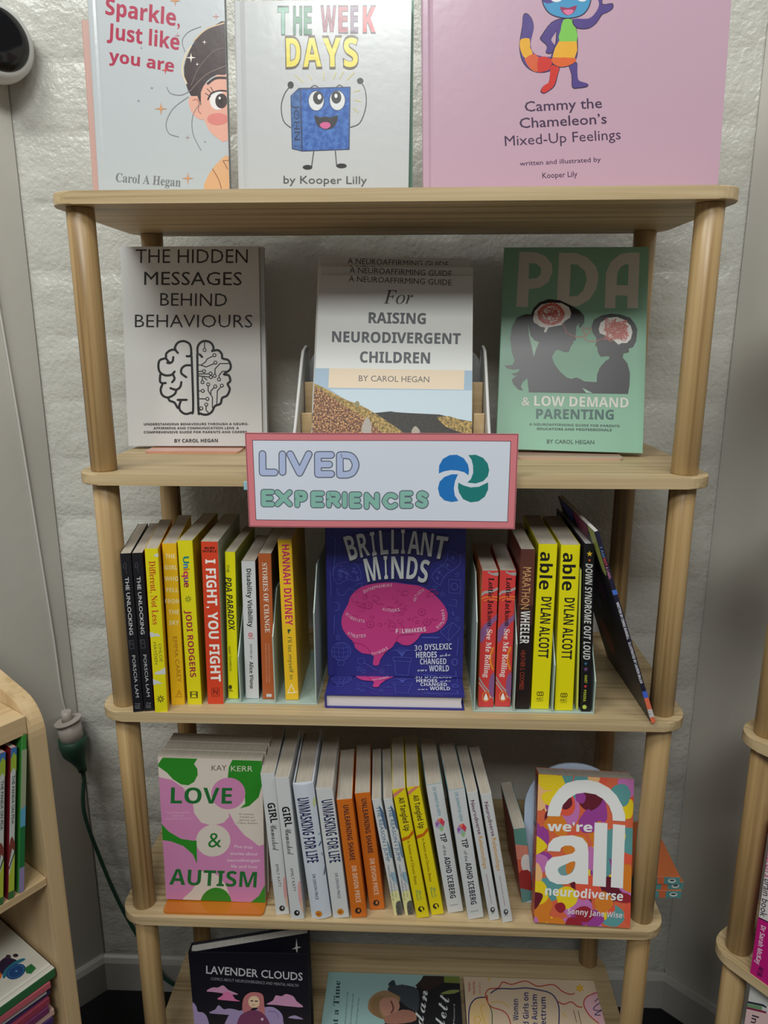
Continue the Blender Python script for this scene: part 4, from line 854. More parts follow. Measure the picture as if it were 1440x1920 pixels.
for s,x0,x1,y in (('UNDERSTANDING BEHAVIOURS THROUGH A NEURO-',490,1140,772),('AFFIRMING AND COMMUNICATION LENS: A',550,1080,797),('COMPREHENSIVE GUIDE FOR PARENTS AND CARERS',490,1130,822)): a.text(s,(x0,y),(x1,y+2),13,(60,58,58),.02)
a.text('BY CAROL HEGAN',(680,880),(950,880),20,(60,56,56),.02); put(a,b,'hidden','front','front_print')
c=empty('paperback_book',(0,0,0)); tag(c,'white paperback copy standing directly behind the line-drawn brain cover','book','white brain paperbacks'); book_parts(c,t,W,H,'f',(WHT,WHT,WHT)); place(c,'hidden',.006,.0093,0)
stand('salmon acrylic stand under the white paperbacks with the brain',-.296,.164,ZB[1],1.2,.140,.09,SAL,th=.003,backh=.14,tilt=7,back=.067)
b=make_book('pdab','paperback_book','tall sage green paperback with two black facing silhouettes',((150,186,164),(132,178,152),(150,186,164)),group=None)
t,W,H=dims('pdab'); a=Art(Q['pdab'],W,H,(900,440,3.2727),rough=.35)
LW=(206,202,192); SB=(34,34,38)
a.poly([(242,105),(340,108),(400,130),(440,180),(445,230),(420,290),(370,325),(300,335),(292,445),(222,443)],LW).poly([(302,175),(345,178),(375,205),(372,245),(345,268),(298,272)],(126,172,146),0)
a.poly([(486,110),(590,112),(660,140),(712,195),(728,260),(715,330),(670,400),(600,440),(470,430)],LW).poly([(558,180),(600,185),(645,225),(655,280),(635,340),(600,375),(548,380)],(126,172,146),0)
a.poly([(765,452),(772,240),(800,170),(860,120),(920,108),(980,112),(968,452),(902,452),(905,375),(832,372),(830,452)],LW).poly([(838,310),(842,240),(862,200),(895,180),(912,182),(908,312)],(126,172,146),0)
# mother
a.poly([(300,968),(290,880),(262,905),(250,930),(265,958),(235,950),(205,920),(195,890),(215,870),(240,862),(215,865),(190,855),(230,845),(245,825),(200,828),(165,820),(150,803),(200,800),(212,770),(195,720),(185,640),(195,570),(225,510),(280,488),(312,490),(330,450),(365,415),(420,395),(490,402),(560,435),(610,465),(640,500),(640,540),(615,575),(605,560),(608,540),(590,565),(590,600),(585,625),(590,645),(572,655),(572,670),(560,680),(545,718),(520,722),(480,705),(460,715),(442,750),(455,790),(490,840),(530,875),(560,885),(590,876),(615,885),(640,900),(716,905),(718,860),(735,815),(770,775),(795,760),(790,745),(740,750),(722,720),(720,690),(706,680),(715,655),(712,630),(690,600),(684,560),(700,520),(750,495),(800,485),(860,490),(920,510),(950,545),(965,580),(962,620),(958,655),(940,690),(912,700),(915,722),(880,730),(876,755),(905,790),(920,850),(918,920),(908,978)],SB,0)
a.poly([(297,555),(310,620),(335,650),(362,660),(345,700),(330,750),(318,690),(300,620)],(126,172,146),0).poly([(628,940),(690,972),(650,970)],(150,192,168))
a.poly([(325,520),(335,470),(375,430),(430,417),(500,420),(545,445),(560,480),(552,510),(520,530),(500,555),(460,562),(420,570),(405,600),(392,598),(400,570),(370,565),(350,548),(332,540)],(226,222,216),0)
a.poly([(728,580),(740,540),(780,512),(840,505),(890,525),(925,560),(935,600),(925,640),(900,665),(870,665),(850,675),(810,640),(760,615),(735,605)],(226,222,216),0)
rr=random.Random(2); RD=(196,96,84)
for k in range(9): a.stroke([(435+rr.uniform(58,84)*math.cos(i*.7+k)*1.0,488+rr.uniform(50,72)*math.sin(i*.7+k)) for i in range(10)],4,RD,3,rnd=False)
for k in range(7): a.stroke([(440+rr.uniform(-62,62),488+rr.uniform(-50,50)) for i in range(7)],4,RD,3,rnd=False)
for k in range(14): a.stroke([(836+rr.uniform(-78,78),588+rr.uniform(-74,64)) for i in range(7)],4,RD,3,rnd=False)
a.stroke([(500,540),(520,570),(530,600),(570,622),(620,628),(645,610),(628,585),(635,570),(655,580),(670,570),(680,585),(660,610),(640,628),(650,648),(700,655),(750,640),(770,625)],4,RD,4)
a.text('&',(255,1048),(305,1050),50,LW,.03).text('LOW DEMAND',(332,1050),(910,1062),56,(214,212,204),.03).text('PARENTING',(344,1128),(820,1134),54,(52,90,84),.03)
a.text('A NEUROAFFIRMING GUIDE FOR PARENTS,',(302,1170),(860,1182),13,(50,72,66),.03).text('EDUCATORS AND PROFESSIONALS',(350,1198),(808,1206),13,(50,72,66),.03).text('BY CAROL HEGAN',(410,1280),(700,1286),24,(44,66,58),.01); put(a,b,'pdab','front','front_print')
stand('tan acrylic stand under the sage green paperback',.2475,.1260,ZB[1],-3,.145,.10,TAN,th=.004,backh=.12,tilt=17,back=.055)
# caddy with four copies
cd=empty('document_caddy',(.001,.045,ZB[1])); tag(cd,'white metal caddy with stepped wooden inserts holding white booklets','caddy')
WM=mat((206,206,204),.35,'white_metal')
out=rrect(-.1275,.1275,0,.165,.030,6,(1,1,1,1))
# front wall, with rounded bottom corners; back wall; curved sides
prism('front_wall',rrect(-.1265,.1265,.001,.040,.030,8,(0,0,1,1)),0,.003,'y',WM,cd,bev=.0008)
prism('back_wall',rrect(-.1255,.1255,.001,.150,.028,8),.160,.163,'y',mat((150,150,150),.5,'grey_metal'),cd,bev=.0006)
for s in (-1,1):
    prism('side_wall',[(0.003,.001),(.16,.001),(.16,.120),(.157,.140),(.145,.150),(.120,.148),(.095,.134),(.02,.050),(.008,.040),(.003,.036)],s*.1265-.0012,s*.1265+.0012,'x',WM,cd)
    tube('rim',[(s*.1265,y,z) for y,z in spline([(.0015,.040),(.02,.052),(.095,.136),(.120,.149),(.145,.152),(.158,.142),(.161,.12)],4)],.0022,WM,cd,8)
tube('rim',[(-.1265,.0015,.040),(.1265,.0015,.040)],.0022,WM,cd,8)
box('floor_plate',-.122,.122,.003,.160,.001,.0035,WM,cd)
for y,z in ((.100,.105),(.060,.066)):
    for x0,x1 in ((-.1245,-.1095),(.1095,.1245)): box('wooden_insert',x0,x1,y,y+.006,.0036,z,BIRCH,cd,bev=.0008)
gcol=(206,208,204)
b=make_book('guide','paperback_book','white booklet with navy title above a hillside photo, front copy in the white caddy',(gcol,gcol,gcol),group='white booklets in the caddy')
t,W,H=dims('guide'); a=Art([(600,519),(884,522),(584,857),(888,863)],W,H,(520,440,3.2727))
DN=(44,46,58)
def quadfix(y): return y
a.text('A NEUROAFFIRMING GUIDE',(441,297),(1062,322),34,(64,60,60),.002).text('For',(652,428),(830,432),76,(60,58,60),0,'italic').text('RAISING',(562,543),(910,550),58,DN,.035).text('NEURODIVERGENT',(340,655),(1122,670),58,DN,.035).text('CHILDREN',(510,778),(938,786),60,DN,.035)
a.poly([(225,812),(1215,830),(1215,960),(1210,1170),(205,1170)],(140,166,186)).poly([(330,940),(1212,950),(1212,1040),(1210,1200),(560,1100)],(176,194,204)).poly([(323,813),(1150,828),(1148,945),(318,930)],(212,192,164)).text('BY CAROL HEGAN',(504,892),(935,900),36,(70,62,60),.004)
HEATH=tex_mat('heather_photo',((50,26,16),(124,72,38),(196,150,96)),(420,420,420),.5,detail=2,stops=(.38,.5,.62)); GRASS=tex_mat('grass_photo',((84,70,24),(190,156,84)),(260,260,260),.5,detail=2); ROCK=tex_mat('rock_photo',((40,36,34),(110,100,90)),(300,300,300),.5,detail=2)
a.poly([(600,1085),(700,1075),(730,1080),(800,1085),(900,1090),(1000,1095),(1100,1120),(1210,1140),(1210,1420),(560,1420)],ROCK if 0 else tex_mat('dark_hill_photo',((22,20,18),(46,40,30)),(260,260,260),.5)).poly([(980,1110),(1060,1105),(1140,1130),(1215,1142),(1215,1230),(1120,1200),(1040,1170)],GRASS)
a.poly([(200,900),(235,905),(300,935),(370,975),(440,1010),(500,1030),(560,1060),(640,1110),(700,1150),(760,1190),(830,1250),(800,1420),(200,1420)],GRASS).poly([(200,920),(260,935),(340,990),(430,1050),(530,1110),(620,1180),(680,1230),(620,1420),(200,1420)],HEATH,0)
a.ell(495,1030,14,18,(110,104,50)).poly([(520,1200),(540,1130),(560,1110),(580,1150),(578,1210)],(150,140,130),2).poly([(830,1210),(840,1175),(860,1168),(885,1205)],(150,138,120),2)
put(a,b,'guide','front','front_print')
nx=[('white booklet second from the front in the white caddy',.0006,.0120,.0125),('white booklet third from the front in the white caddy',-.0022,.0200,.0158),('white booklet at the back of the white caddy, title highest',-.0036,.0280,.0260)]
gt=None
for i,(lb,dx,dy,dz) in enumerate(nx):
    c=empty('paperback_book',(0,0,0)); tag(c,lb,'book','white booklets in the caddy'); book_parts(c,t,W,H,'f',(gcol,gcol,gcol)); place(c,'guide',dx,dy,dz)
    if gt is None:
        q=Art([(600,519),(884,522),(584,857),(888,863)],W,H,(520,440,3.2727)); q.text('A NEUROAFFIRMING GUIDE',(441,297),(1062,322),34,(64,60,60),.002); gt=q.build('front_print',c,*frame('front',t,W,H,'f'))
    else: link('front_print',gt.data,c)
# ---------------------------------------------------------------- the sign
sg=empty('paper_sign',(-.01,-.0035,-.337)); tag(sg,'white paper sign with pink border, bubble letters and swirl emblem on the second shelf','sign')
SW,SH_=.3325,.119
def wav(v): return Vector((v.x,v.y-.0030*math.sin((v.x+.166)/.333*math.pi*2.0+.4)*.5,v.z))
def grid(name,x0,x1,z0,z1,y,m,nx=48,nz=2,th=.0004):
    V=[];F=[]
    for yy in (y,y+th):
        for j in range(nz+1):
            for i in range(nx+1): V.append(wav(Vector((x0+(x1-x0)*i/nx,yy,z0+(z1-z0)*j/nz))))
    M=(nx+1)*(nz+1); q=lambda i,j:j*(nx+1)+i
    for j in range(nz):
        for i in range(nx): F.append((q(i,j),q(i+1,j),q(i+1,j+1),q(i,j+1))); F.append((M+q(i,j),M+q(i,j+1),M+q(i+1,j+1),M+q(i+1,j)))
    ring=[q(i,0) for i in range(nx+1)]+[q(nx,j) for j in range(1,nz+1)]+[q(i,nz) for i in range(nx-1,-1,-1)]+[q(0,j) for j in range(nz-1,0,-1)]
    for a_,b_ in zip(ring,ring[1:]+ring[:1]): F.append((b_,a_,M+a_,M+b_))
    return link(name,mesh(name,V,F,m),sg)
grid('paper_sheet',-SW/2,SW/2,-SH_/2,SH_/2,-.002,mat((214,126,132),.3,'pink_print'))
a=Art([(460,810),(972.5,814),(466,988),(965.5,992)],SW,SH_,(440,780,2.5714),rough=.3)
DK=(84,50,60)
def outline(n,inset,wd,c):
    x0,x1,y0,y1=inset,1-inset,inset*SW/SH_,1-inset*SW/SH_
    P=[(x0+(x1-x0)*i/n,y0) for i in range(n+1)]+[(x1,y0+(y1-y0)*i/6) for i in range(1,7)]+[(x1-(x1-x0)*i/n,y1) for i in range(1,n+1)]+[(x0,y1-(y1-y0)*i/6) for i in range(1,6)]
    return P
a.uv=True
I_=.0268; n=30
for i in range(n):
    x0=I_+(1-2*I_)*i/n; x1=I_+(1-2*I_)*(i+1)/n; y0=I_*SW/SH_; a.poly([(x0,y0),(x1,y0),(x1,1-y0),(x0,1-y0)],(214,220,232)); a.L=1
def bord(P,ins,h):
    a.L=3; a.uv=True
    for p,q in zip(P,P[1:]+P[:1]):
        dx,dy=(q[0]-p[0])*SW,(q[1]-p[1])*SH_; d=math.hypot(dx,dy); nx_,ny_=-dy/d*h/SW,dx/d*h/SH_
        a.poly([(p[0],p[1]),(q[0],q[1]),(q[0]+nx_,q[1]+ny_),(p[0]+nx_,p[1]+ny_)],DK); a.L=3
bord(outline(n,I_,0,0),0,.0007); bord(outline(n,.0022,0,0),0,.0006)
a.uv=False; a.L=5
def bubble(word,boxes,fill,w0,w1):
    for pas,(wd,col) in enumerate(((w0,(96,104,118)),(w1,fill))):
        a.L=10+pas*30
        for ch,(x0,x1,yt,yb) in zip(word,boxes):
            for st in STROKES[ch]:
                P=[(x0+(x1-x0)*p[0],yb+(yt-yb)*p[1]) for p in st]
                if ch in 'DPRCS' and len(P)>4: P=[P[0]]+spline(P[1:-1],4)+[P[-1]] if ch in 'DPR' else spline(P,3)
                a.stroke(P,wd,col); a.L+=0
bubble('LIVED',[(137,196,181,270),(225,243,182,268),(272,362,182,272),(406,470,186,278),(512,588,188,282)],(178,190,224),38,28)
bubble('EXPERIENCES',[(140,182,365,424),(208,268,366,424),(304,342,370,428),(382,424,372,428),(458,502,374,430),(520,548,376,432),(568,604,378,434),(640,690,380,438),(728,778,382,438),(812,852,374,434),(888,926,374,434)],(136,186,172),31,22)
a.L=10
SB_=(36,116,190);ST_=(34,124,120)
a.poly([(988,278),(990,240),(1008,208),(1040,190),(1075,188),(1108,205),(1128,235),(1133,262),(1130,287),(1110,272),(1080,264),(1045,262),(1012,268)],SB_).poly([(1130,190),(1165,188),(1200,203),(1222,230),(1229,262),(1222,292),(1200,315),(1165,326),(1125,322),(1142,305),(1153,275),(1152,240),(1145,212)],ST_)
a.poly([(1082,322),(1105,335),(1140,345),(1180,342),(1224,320),(1224,355),(1208,390),(1178,412),(1140,417),(1105,402),(1085,370),(1080,345)],ST_).poly([(1080,282),(1050,282),(1015,295),(992,318),(984,350),(992,385),(1015,408),(1050,416),(1082,410),(1065,385),(1060,350),(1066,315)],SB_)
a.build('sign_print',sg,(-SW/2,-.002,-SH_/2),(1,0,0),(0,0,1),(0,-1,0),warp=wav,mx=.015)
tag(box('tape_tab',-.1815,-.165,-.0032,-.0006,-.350,-.339,mat((150,190,204),.4,'pale_blue_tack'),None,bev=.0008),'small pale blue tack holding the left end of the sign','tack').name='adhesive_tack'
# ---------------------------------------------------------------- top shelf picture books
def top_art(k,crop,**kw):
    t,W,H=dims(k); return Art(Q[k],W,H,crop,**kw)
GB=(700,.12,.0008)
PKC=(194,160,178)
b=make_book('pink','picture_book','large glossy pink picture book with a multicoloured lizard on the cover',((190,154,173),PKC,PKC),hard=True,pages=PAGEW,coat=.35,rough=.3,bump=(60,.25,.0006))
a=top_art('pink',(860,0,2.4828),rough=.3,coat=.35,bump=(60,.25,.0006)); T=(70,52,78)
for s,x0,y0,x1,y1,h in (('Cammy the',308,520,668,502,48),('Chameleon’s',284,597,690,575,48),('Mixed-Up Feelings',216,680,755,648,48)): a.text(s,(x0,y0),(x1,y1),h,T,.008)
a.text('written and illustrated by',(285,772),(662,752),22,T,.004).text('Kooper Lily',(390,830),(553,822),26,T,.004)
PUR=(84,66,134);O1=(52,40,70)
def shp(P,c,sm=3):
    a.poly(P,O1,sm); cx=sum(p[0] for p in P)/len(P); cy=sum(p[1] for p in P)/len(P); a.poly([(x+(cx-x)*5/max(20,math.hypot(x-cx,y-cy)),y+(cy-y)*5/max(20,math.hypot(x-cx,y-cy))) for x,y in P],c,sm)
shp([(300,70),(318,62),(340,85),(350,120),(345,150),(335,185),(335,225),(355,255),(400,268),(440,272),(435,325),(380,340),(330,325),(295,285),(282,225),(285,180),(295,120)],PUR)
a.poly([(290,182),(330,180),(332,220),(345,250),(310,272),(290,240),(284,210)],(230,170,50),2).poly([(345,252),(370,264),(370,334),(335,322),(310,285),(312,270)],(214,96,56),2).poly([(372,266),(430,274),(428,320),(385,336),(368,332)],(206,52,44),2)
shp([(432,300),(470,310),(462,350),(448,400),(420,425),(395,437),(380,425),(395,400),(418,385),(425,345)],(206,52,44)); shp([(512,300),(550,290),(552,330),(560,378),(600,390),(598,405),(560,412),(528,408),(525,350)],PUR)
shp([(470,90),(530,90),(550,140),(555,200),(552,260),(530,300),(480,315),(440,300),(430,260),(450,200),(455,140)],PUR); a.poly([(488,92),(530,92),(545,130),(550,192),(468,192),(475,140)],(126,196,84),2).poly([(466,193),(550,193),(552,235),(540,270),(436,268),(448,225)],(232,172,50)).poly([(434,270),(545,272),(528,298),(480,312),(445,300)],(222,100,44),2)
shp([(480,88),(430,105),(385,165),(380,185),(410,215),(405,245),(430,250),(448,215),(430,185),(455,145)],PUR); shp([(530,90),(600,90),(640,55),(655,15),(650,-10),(668,-5),(672,20),(715,15),(718,40),(690,60),(668,70),(640,110),(600,135),(545,130)],PUR)
shp([(385,-20),(395,30),(430,70),(500,88),(570,75),(605,40),(618,-5),(610,-40),(560,-70),(440,-70),(395,-50)],(72,150,196)); a.poly([(385,-40),(460,-40),(470,-10),(430,15),(395,10)],PUR,2).ell(455,-12,30,22,(230,230,230)).ell(575,-12,26,20,(230,230,230)).poly([(472,32),(510,38),(550,25),(535,60),(505,72),(482,58)],(150,50,90),2).poly([(485,50),(510,45),(535,48),(525,64),(505,70)],(220,120,160),2)
put(a,b,'pink','front','front_print')
b=make_book('week','picture_book','white glossy picture book with a smiling blue book drawn on it',((190,192,193),(189,191,192),WHT),hard=True,pages=PAGEW,coat=.35,rough=.3,bump=(60,.25,.0006))
a=top_art('week',(420,0,3),rough=.3,coat=.35,bump=(60,.25,.0006))
GN=(46,120,84);MR=(140,60,84)
for ch,x0,x1,c in (('T',300,365,(120,170,150)),('H',388,440,GN),('E',448,495,GN)): a.text(ch,(x0,195),(x1,195),145,(50,70,62),.05).text(ch,(x0+3,192),(x1-3,192),138,c,.02)
for ch,x0,x1,c in (('W',542,632,MR),('E',642,698,(160,66,80)),('E',710,755,(112,84,110)),('K',780,855,(206,60,66))): a.text(ch,(x0,184),(x1,184),138,(66,44,56),.05).text(ch,(x0+3,181),(x1-3,181),132,c,.02)
for ch,x0,x1 in (('D',348,435),('A',442,552),('Y',555,665),('S',672,758)): a.text(ch,(x0-2,382),(x1+2,380),160,(80,66,40),.06).text(ch,(x0+4,375),(x1-4,373),146,(224,208,66),.03)
Y=(206,196,120)
for P in ([(400,424),(445,464)],[(475,424),(495,450)],[(560,410),(562,452)],[(630,408),(615,445)],[(675,400),(650,442)],[(730,410),(695,448)],[(732,515),(765,508)],[(735,562),(770,571)],[(728,610),(755,632)]): a.stroke(P,5,Y)
KK=(56,60,62); BL=(52,96,168)
a.stroke([(375,718),(335,680),(322,600),(340,530),(372,485)],5,KK,4).stroke([(712,716),(765,690),(798,600),(795,510),(770,460)],5,KK,4).ell(375,478,17,20,(30,30,30)).ell(766,455,18,17,(30,30,30))
a.stroke([(505,850),(493,935)],5,KK).stroke([(626,850),(634,935)],5,KK).ell(470,941,27,13,(34,34,34)).ell(661,933,29,13,(34,34,34))
CRY=tex_mat('blue_crayon',((40,84,160),(74,120,192)),(160,160,160),.4,detail=3,stops=(.4,.66)); CRY2=tex_mat('blue_crayon_dark',((50,84,140),(78,116,172)),(160,160,160),.4,detail=3)
a.poly([(374,540),(420,495),(712,488),(706,842),(440,852),(382,838)],(34,54,98)).poly([(378,542),(426,502),(436,848),(386,834)],CRY2).poly([(434,504),(706,493),(700,838),(444,847)],CRY)
a.text('JOHN',(390,590),(396,790),34,(26,40,78),.004,nup=(1,0)).stroke([(480,500),(510,480),(538,498)],4,KK,3).stroke([(630,492),(650,478),(672,492)],4,KK,3)
for x,y in ((519,568),(638,566)): a.ell(x,y,46,58,(40,56,100)).ell(x,y,42,54,(214,216,216))
a.ell(530,552,29,37,(26,26,30)).ell(537,546,11,15,(230,230,230)).ell(632,548,28,36,(26,26,30)).ell(630,540,9,12,(230,230,230))
a.poly([(512,648),(540,662),(570,655),(600,662),(638,648),(636,685),(610,722),(572,730),(530,712),(514,680)],(26,22,30),2).poly([(538,702),(560,688),(590,690),(600,708),(580,724),(555,722)],(206,84,140),2)
a.text('by Kooper Lilly',(335,1032),(803,1035),44,(78,80,82),.0)
put(a,b,'week','front','front_print')
g=empty('picture_book',(-.0745,.0985,0),orient(-.6,-3,0)); tag(g,'green picture book mostly hidden behind the white one','book'); book_parts(g,.010,.200,.228,'f',((96,150,124),)*3,True,PAGEW)
b=make_book('sparkle','picture_book','pale grey glossy picture book with crimson title and a girl at its edge',((190,193,196),(186,192,195),(184,188,191)),hard=True,pages=PAGEW,coat=.35,rough=.3,bump=(60,.25,.0006))
a=top_art('sparkle',(0,0,3),rough=.3,coat=.35,bump=(60,.25,.0006)); CR_=(172,36,72)
a.text('Sparkle,',(592,80),(1012,150),84,CR_,.03,nup=(.04,-1)).text('Just like',(602,215),(1008,282),80,CR_,.03,nup=(.04,-1)).text('you are',(612,345),(978,405),62,CR_,.03,nup=(.04,-1)).text('Carol A Hegan',(650,1022),(1015,1050),48,(120,122,124),0,'serif')
BR=(58,40,42);SK=(226,168,148)
a.poly([(1290,880),(1240,900),(1195,950),(1165,1000),(1150,1080),(1300,1080)],(220,170,124),2).stroke([(1195,950),(1230,1010),(1245,1060)],4,(130,80,60),3).stroke([(1300,900),(1255,905),(1280,950)],4,(130,80,60))
a.poly([(1290,420),(1200,440),(1130,500),(1120,560),(1135,640),(1160,700),(1200,760),(1300,785)],SK,2).poly([(1060,560),(1085,535),(1120,540),(1140,600),(1150,670),(1110,665),(1075,625)],SK,2).stroke([(1085,565),(1110,560),(1120,590),(1115,620),(1130,640)],5,(170,100,90),3)
a.poly([(1075,540),(1045,470),(1035,380),(1060,300),(1110,210),(1180,160),(1300,120),(1300,395),(1220,420),(1165,455),(1130,520),(1132,600),(1110,540)],BR,2)
a.stroke([(1050,470),(1025,400),(1040,320),(1075,260)],8,(226,206,170),4).stroke([(1090,230),(1160,165),(1260,130)],7,(210,180,140),4).ell(1225,565,45,52,(232,228,226)).ell(1245,568,34,42,(54,34,32)).ell(1240,565,14,18,(20,14,14)).ell(1236,552,6,8,(240,240,240)).stroke([(1170,560),(1190,525),(1240,510),(1290,515)],9,(40,28,30),4)
for P in ([(1165,500),(1195,530)],[(1185,490),(1205,525)],[(1155,525),(1185,545)]): a.stroke(P,4,(40,28,30))
a.stroke([(1170,470),(1215,440),(1290,440)],14,(50,34,36),4).ell(1225,670,60,34,(218,128,120))
LG=(130,128,132)
a.stroke([(1060,545),(975,610),(935,690),(950,750),(1005,770)],4,LG,5).stroke([(1130,575),(1085,650),(1085,750),(1130,845)],4,LG,5).stroke([(938,490),(960,525),(1020,535),(1080,505)],4,LG,5).stroke([(1040,290),(1025,230),(1060,180),(1130,150)],4,LG,5).stroke([(1075,480),(1120,380),(1200,290),(1260,270)],4,(120,100,96),5).stroke([(1080,500),(1160,420),(1270,370)],4,(140,120,110),5)
for x,y,r,c in ((905,612,36,(206,150,100)),(1057,1003,34,(206,150,110)),(1215,93,20,(200,130,120)),(985,5,30,(200,140,90)),(1075,325,28,(240,232,220)),(1150,238,14,(240,232,220)),(998,200,18,(190,150,150)),(854,495,10,(150,140,140)),(780,567,10,(150,140,140)),(1055,773,14,(170,150,150)),(930,395,24,(210,80,80)),(1153,797,9,(160,150,150)),(795,270,8,(150,150,150)),(1110,362,12,(240,232,220))): a.star(x,y,r,c,4,.22)
put(a,b,'sparkle','front','front_print')
g=empty('picture_book',(-.3035,.1165,0),orient(.9,-3,0)); tag(g,'picture book with salmon spine just showing left of the pale grey one','book'); book_parts(g,.010,.170,.22,'f',((196,130,110),(200,160,150),(196,130,110)),True,PAGEW)
# ---------------------------------------------------------------- bottom tier
b=empty('hardcover_book',(-.2235,.060,ZB[4]),orient(.5,-1,-.8)); b.location.z+=.0015; tag(b,'black comic hardcover with pink clouds standing half open at the bottom','book')
NK=(20,20,32); W5,H5=.191,.206
box('front_cover',-W5/2,W5/2,0,.0026,0,H5,mat(NK,.4,'cover'),b,bev=.0006)
box('spine',-W5/2,-W5/2+.0026,.0027,.018,0,H5,mat(NK,.4,'cover'),b,bev=.0005)
pg=box('pages',.001,.186,.0,.0130,.003,H5-.003,PAGEW,b); pg.location=(-W5/2+.0035,.0035,0); pg.rotation_euler=(0,0,R(13))
ep=box('printed_endpaper',.001,.186,-.0007,-.0001,.003,H5-.003,mat((16,16,28),.5,'black_paper'),b); ep.location=pg.location; ep.rotation_euler=pg.rotation_euler
bc=box('back_cover',0,.191,.0135,.0161,0,H5,mat(NK,.4,'cover'),b,bev=.0006); bc.location=pg.location; bc.rotation_euler=pg.rotation_euler
s=Art(A0,.185,.2); s.uv=True; s.poly([(.90,.97),(.907,.885),(.94,.878),(.907,.868),(.90,.80),(.89,.868),(.855,.872),(.89,.885)],(206,204,200)); 
o=s.build('star_print',ep,(.001,-.0007,.003),(1,0,0),(0,0,1),(0,-1,0))
a=Art(Q['lav'],W5,H5,(230,1700,3.692)); WL=(200,200,204)
a.text('LAVENDER CLOUDS',(578,462),(1246,512),54,WL,.012,nup=(.0,-1)).text('COMICS ABOUT NEURODIVERGENCE AND MENTAL HEALTH',(610,508),(1216,556),20,(150,150,156),.0)
CP=(206,150,186);CP2=(220,120,170);CV=(166,150,190)
a.poly([(580,585),(620,560),(660,560),(695,545),(730,575),(765,590),(800,608),(740,606),(640,592)],CP,3).poly([(655,640),(690,615),(700,592),(735,590),(760,610),(780,640),(812,655),(730,650)],CP2,3).poly([(995,675),(1040,650),(1060,615),(1100,620),(1130,605),(1180,620),(1205,655),(1250,695),(1150,690),(1060,680)],CP,3).poly([(598,735),(640,712),(665,682),(700,710),(740,705),(800,718),(830,740),(830,755),(680,745)],CV,3).poly([(478,675),(510,690),(520,725),(560,735),(590,780),(600,900),(478,900)],(170,150,196),3)
a.poly([(730,760),(800,720),(900,720),(960,700),(1040,695),(1100,740),(1112,800),(1110,900),(725,900)],(166,148,194),3).poly([(1145,770),(1185,752),(1215,760),(1250,780)],CV,2).stroke([(1010,725),(1060,730),(1080,770)],5,(120,104,150),3)
a.poly([(830,720),(835,640),(870,600),(920,592),(970,610),(980,680),(985,740),(960,760),(930,700),(900,700),(860,740)],(196,120,124),3).poly([(870,650),(890,622),(930,622),(948,655),(940,690),(905,700),(878,685)],(236,206,170),2).poly([(800,900),(800,780),(840,735),(900,715),(960,730),(1010,790),(1025,900)],(120,60,96),2)
a.stroke([(888,652),(900,652)],8,(60,40,50)).stroke([(918,654),(932,654)],8,(60,40,50)).stroke([(900,680),(914,680)],4,(120,60,60)).poly([(955,775),(972,768),(975,785),(962,790)],(230,200,220))
a.build('front_print',b,(-W5/2,0,0),(1,0,0),(0,0,1),(0,-1,0))
# two books lying sideways
z5=ZB[4]
JC=(150,184,182)
b=empty('paperback_book',(.002,.052,z5)); tag(b,'pale teal paperback lying sideways with a photo of a person and brush script','book'); book_parts(b,.030,.153,.238,'side',(JC,JC,(40,40,40)))
a=Art([(616,1824.5),(862,1827),(596,1973),(872,1981)],.153,.238,(590,1740,4.645)); a.H=homography([(616,1824.5),(862,1827),(596,1973),(872,1981)],[(.153,.238),(.153,0),(0,.238),(0,0)])
DK_=(34,34,38)
a.poly([(945,408),(1275,408),(1290,640),(1340,1150),(560,1150),(600,836),(640,800),(560,770),(700,500),(760,490),(880,520)],DK_)
a.poly([(635,500),(650,470),(685,452),(700,490),(700,520)],(46,58,66),2).poly([(640,510),(740,495),(820,500),(900,540),(900,700),(860,720),(740,640),(720,580),(640,560)],(62,68,74),2).poly([(870,500),(920,450),(960,410),(1125,408),(1125,470),(980,540)],(52,40,38)).poly([(1125,408),(1270,408),(1268,470),(1130,465)],(112,124,60)).poly([(1100,560),(1180,530),(1270,530),(1220,560),(1120,568)],(130,140,80),2)
a.poly([(458,680),(475,620),(530,570),(610,545),(680,570),(740,610),(700,700),(640,760),(600,800),(520,770),(470,730)],(150,120,88),3).poly([(560,640),(620,610),(700,610),(735,680),(700,740),(620,770),(575,740)],(176,130,110),3).poly([(480,680),(500,620),(560,590),(600,600),(560,640),(560,740),(600,800),(510,760)],(136,108,76),2).poly([(600,790),(660,750),(760,710),(860,730),(880,800),(780,830),(620,836)],(158,112,96),2).stroke([(660,640),(680,700),(660,740)],14,(104,64,56),3)
a.text('One Day at a Time',(170,1290),(222,468),46,(44,70,72),0,'serif',nup=(-1,-.05))
for x,y0,y1 in ((278,1000,560),(325,1000,575),(372,1000,615)): a.text('A story of resilience and hope, one day',(x-25,y0),(x+12,y1),14,(60,84,86),nup=(-1,-.05))
a.text('Jordan',(890,1150),(985,540),90,(200,206,206),.0,'script',nup=(-1,-.1)).text('Hibblett',(1060,1200),(1180,580),100,(200,206,206),.0,'script',nup=(-1,-.1)).text('with Alan Mascord',(1215,1050),(1222,655),14,(180,180,180),nup=(-1,0))
a.build('front_print',b,*frame('front',.030,.153,.238,'side'))
PC=(208,186,160)
b=empty('paperback_book',(.245,.049,z5)); tag(b,'beige paperback lying sideways with looping line drawings and navy title','book'); book_parts(b,.030,.155,.233,'side',(PC,PC,PC))
a=Art([(0,0),(1,0),(0,1),(1,1)],.155,.233,(850,1740,3.512)); a.H=homography([(870.5,1829.7),(1113.4,1841),(878,1985),(1158,1998)],[(.155,.233),(.155,0),(0,.233),(0,0)])
